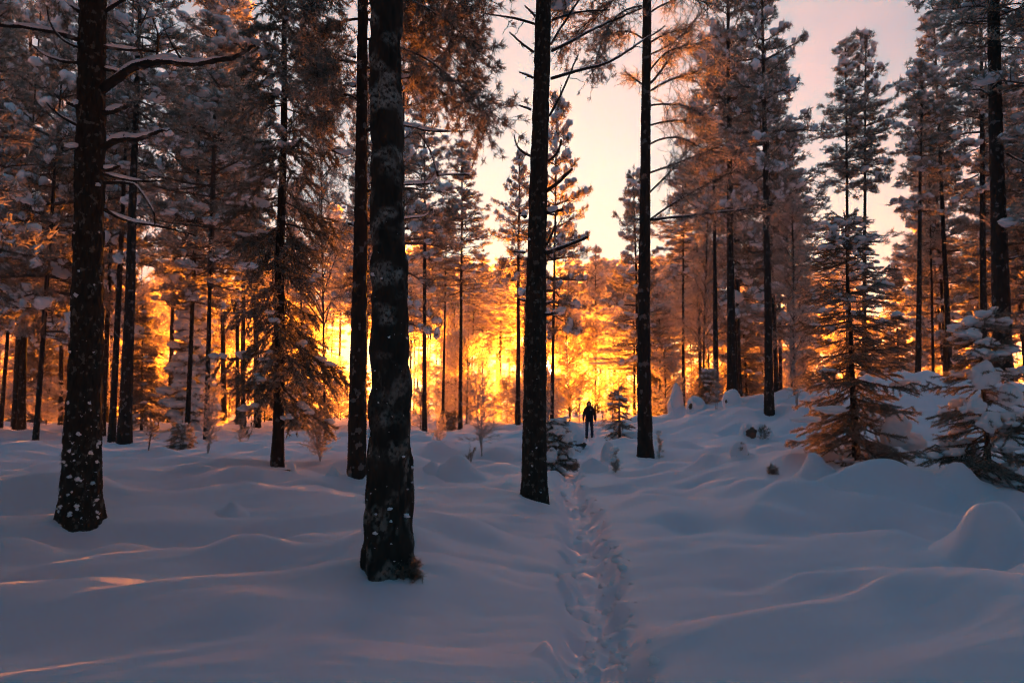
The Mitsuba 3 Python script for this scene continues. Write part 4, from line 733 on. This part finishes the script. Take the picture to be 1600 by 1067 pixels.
sapling('dry_twigs', 1160, 716, 690, 9, 4, 'dark twigs in the lowest snow-covered tuft on the slope', 621, dens=.6, frost=.3, cat='twigs')
sapling('frosted_sapling', 375, 690, 665, 22, 4, 'low rimed sprig on the snow below the slender pines', 612, dens=1.2, frost=.6)
sapling('frosted_sapling', 905, 662, 610, 16, 3, 'faint golden sapling behind the snowy boulder', 613, dens=1.2, frost=.7, th=1.5)
sapling('frosted_sapling', 942, 672, 636, 10, 2, 'tiny rimed sapling between the person and the slender spruce', 614, dens=1.2, frost=.6, th=1.5)
sapling('frosted_sapling', 858, 700, 600, 14, 3, 'thin rimed sapling behind the central trunk', 615, dens=1.2, frost=.6, th=1.3)
sapling('frosted_sapling', 1120, 640, 560, 16, 2, 'bent rimed sapling at the foot of the knoll trunks', 616, dens=1.4, frost=.6, th=1.3)

# ------------------------------------------------------------------ the person
def hulls(chain):
    """Union of tapering limbs: chain is a list of (point, radius, point, radius)."""
    ms = []
    for a, ra, b, rb in chain:
        pts = np.vstack([np.array(a) + np.array(ICO[2].vertices) * np.asarray(ra), np.array(b) + np.array(ICO[2].vertices) * np.asarray(rb)])
        ms.append(manifold3d.Manifold.hull_points(pts))
    return ms
def fuse(ms, edge=0.02, it=8):
    m = manifold3d.Manifold.batch_boolean(ms, manifold3d.OpType.Add).refine_to_length(edge).to_mesh()
    t = trimesh.Trimesh(np.array(m.vert_properties[:, :3], float), np.array(m.tri_verts), process=True); trimesh.smoothing.filter_taubin(t, iterations=it)
    return t
def build_person():
    p = gp(921, 685); Y = p[1]; H = (685 - 628) / FOC * Y; sc = H / 1.80; k = key_of('person')
    tag(k, 'person in a dark jacket and blue jeans standing on the path, arms at the sides', 'person')
    def place(t):
        v = np.array(t.vertices) * sc; return v + p, np.array(t.faces)
    S = {}
    for s in (-1, 1):
        S[s] = dict(sh=(0.18 * s, 0, 1.41), el=(0.265 * s, 0.03, 1.14), wr=(0.285 * s, -0.03, 0.90), hip=(0.10 * s, 0, 0.93), kn=(0.125 * s, -0.02, 0.52), an=(0.135 * s, 0.02, 0.10))
    body = [((0, 0, 1.68), (0.075, 0.092, 0.115), (0, -0.02, 1.62), (0.062, 0.075, 0.075)), ((0, 0.01, 1.60), 0.058, (0, 0.01, 1.46), 0.07), ((0, 0, 1.42), (0.17, 0.11, 0.08), (0, 0, 1.18), (0.14, 0.10, 0.08)), ((0, 0, 1.18), (0.14, 0.10, 0.08), (0, 0, 0.95), (0.16, 0.11, 0.08)),
            ((0, -0.095, 1.665), 0.012, (0, -0.112, 1.635), 0.017), ((-0.03, -0.086, 1.60), 0.009, (0.03, -0.086, 1.60), 0.009)]
    for s in (-1, 1):
        q = S[s]; body += [(q['sh'], 0.062, q['el'], 0.045), (q['el'], 0.045, q['wr'], 0.030), (q['hip'], 0.088, q['kn'], 0.06), (q['kn'], 0.06, q['an'], 0.04), (q['an'], 0.04, (0.14 * s, -0.13, 0.05), 0.035), ((0.078 * s, 0, 1.66), 0.014, (0.08 * s, 0.005, 1.63), 0.012),
                           ((0.03 * s, -0.088, 1.672), 0.013, (0.034 * s, -0.088, 1.672), 0.013)]
        w = np.array(q['wr']); pc = w + [0.004 * s, -0.01, -0.075]
        body.append((w, (0.026, 0.03, 0.02), pc, (0.016, 0.04, 0.03)))
        for f, (dy, ln) in enumerate(((-0.03, 0.066), (-0.01, 0.075), (0.01, 0.07), (0.028, 0.055))):
            a = pc + [0, dy, -0.02]; b = a + [-0.004 * s, -0.006, -ln * 0.55]; c = b + [-0.018 * s, -0.006, -ln * 0.45]; body += [(a, 0.0095, b, 0.009), (b, 0.009, c, 0.0075)]
        a = w + [-0.004 * s, -0.03, -0.03]; b = a + [-0.012 * s, -0.022, -0.035]; body += [(a, 0.012, b, 0.010), (b, 0.010, b + np.array([-0.008 * s, -0.004, -0.03]), 0.008)]
    add('body', place(fuse(hulls(body), 0.024, 4)), 'skin', k, smooth=True)
    j = [((0, 0, 1.41), (0.165, 0.13, 0.09), (0, 0, 1.15), (0.185, 0.14, 0.08)), ((0, 0, 1.15), (0.185, 0.14, 0.08), (0, 0, 0.87), (0.195, 0.14, 0.05)), ((0, 0.01, 1.55), 0.085, (0, 0.01, 1.46), (0.11, 0.11, 0.06))]
    for s in (-1, 1):
        q = S[s]; j += [((0.02 * s, 0.01, 1.53), 0.085, (0.165 * s, 0, 1.425), 0.082), ((0.18 * s, 0, 1.40), 0.085, q['el'], 0.07), (q['el'], 0.07, q['el'], 0.068), (q['el'], 0.068, np.array(q['wr']) + [0, 0, 0.02], 0.048)]
    add('jacket', place(fuse(hulls(j), 0.02, 10)), 'jacket', k, smooth=True)
    h = [((0, 0.02, 1.70), (0.105, 0.115, 0.13), (0, 0.04, 1.60), (0.115, 0.10, 0.09)), ((0, 0.05, 1.60), (0.10, 0.07, 0.07), (0, 0.05, 1.50), (0.13, 0.08, 0.05))]
    hood = manifold3d.Manifold.batch_boolean(hulls(h), manifold3d.OpType.Add) - hulls([((0, -0.10, 1.68), (0.066, 0.09, 0.085), (0, -0.10, 1.58), (0.055, 0.09, 0.06))])[0]
    m = hood.refine_to_length(0.02).to_mesh(); t = trimesh.Trimesh(np.array(m.vert_properties[:, :3], float), np.array(m.tri_verts)); trimesh.smoothing.filter_taubin(t, iterations=4)
    add('hood', place(t), 'jacket', k, smooth=True)
    add('beard', place(fuse(hulls([((-0.045, -0.07, 1.60), 0.022, (0, -0.088, 1.565), 0.028), ((0.045, -0.07, 1.60), 0.022, (0, -0.088, 1.565), 0.028)]), 0.012, 3)), 'beard', k, smooth=True)
    tr = [((-0.09, 0, 0.93), (0.10, 0.12, 0.07), (0.09, 0, 0.93), (0.10, 0.12, 0.07))]
    for s in (-1, 1): q = S[s]; tr += [(q['hip'], 0.105, q['kn'], 0.078), (q['kn'], 0.078, np.array(q['an']) + [0, 0, 0.04], 0.068)]
    add('jeans', place(fuse(hulls(tr), 0.02, 8)), 'jeans', k, smooth=True)
    for s in (-1, 1):
        q = S[s]; add('boot', place(fuse(hulls([((q['an'][0], q['an'][1], 0.20), 0.066, (q['an'][0], q['an'][1], 0.06), 0.06), ((q['an'][0], q['an'][1], 0.055), 0.06, (0.145 * s, -0.15, 0.045), 0.05)]), 0.02, 4)), 'boots', k, smooth=True)
    e = trimesh.creation.box([0.045, 0.012, 0.03]); e.apply_translation([0.075, -0.135, 1.40]); add('chest_badge', place(e), 'metal', k)
build_person()
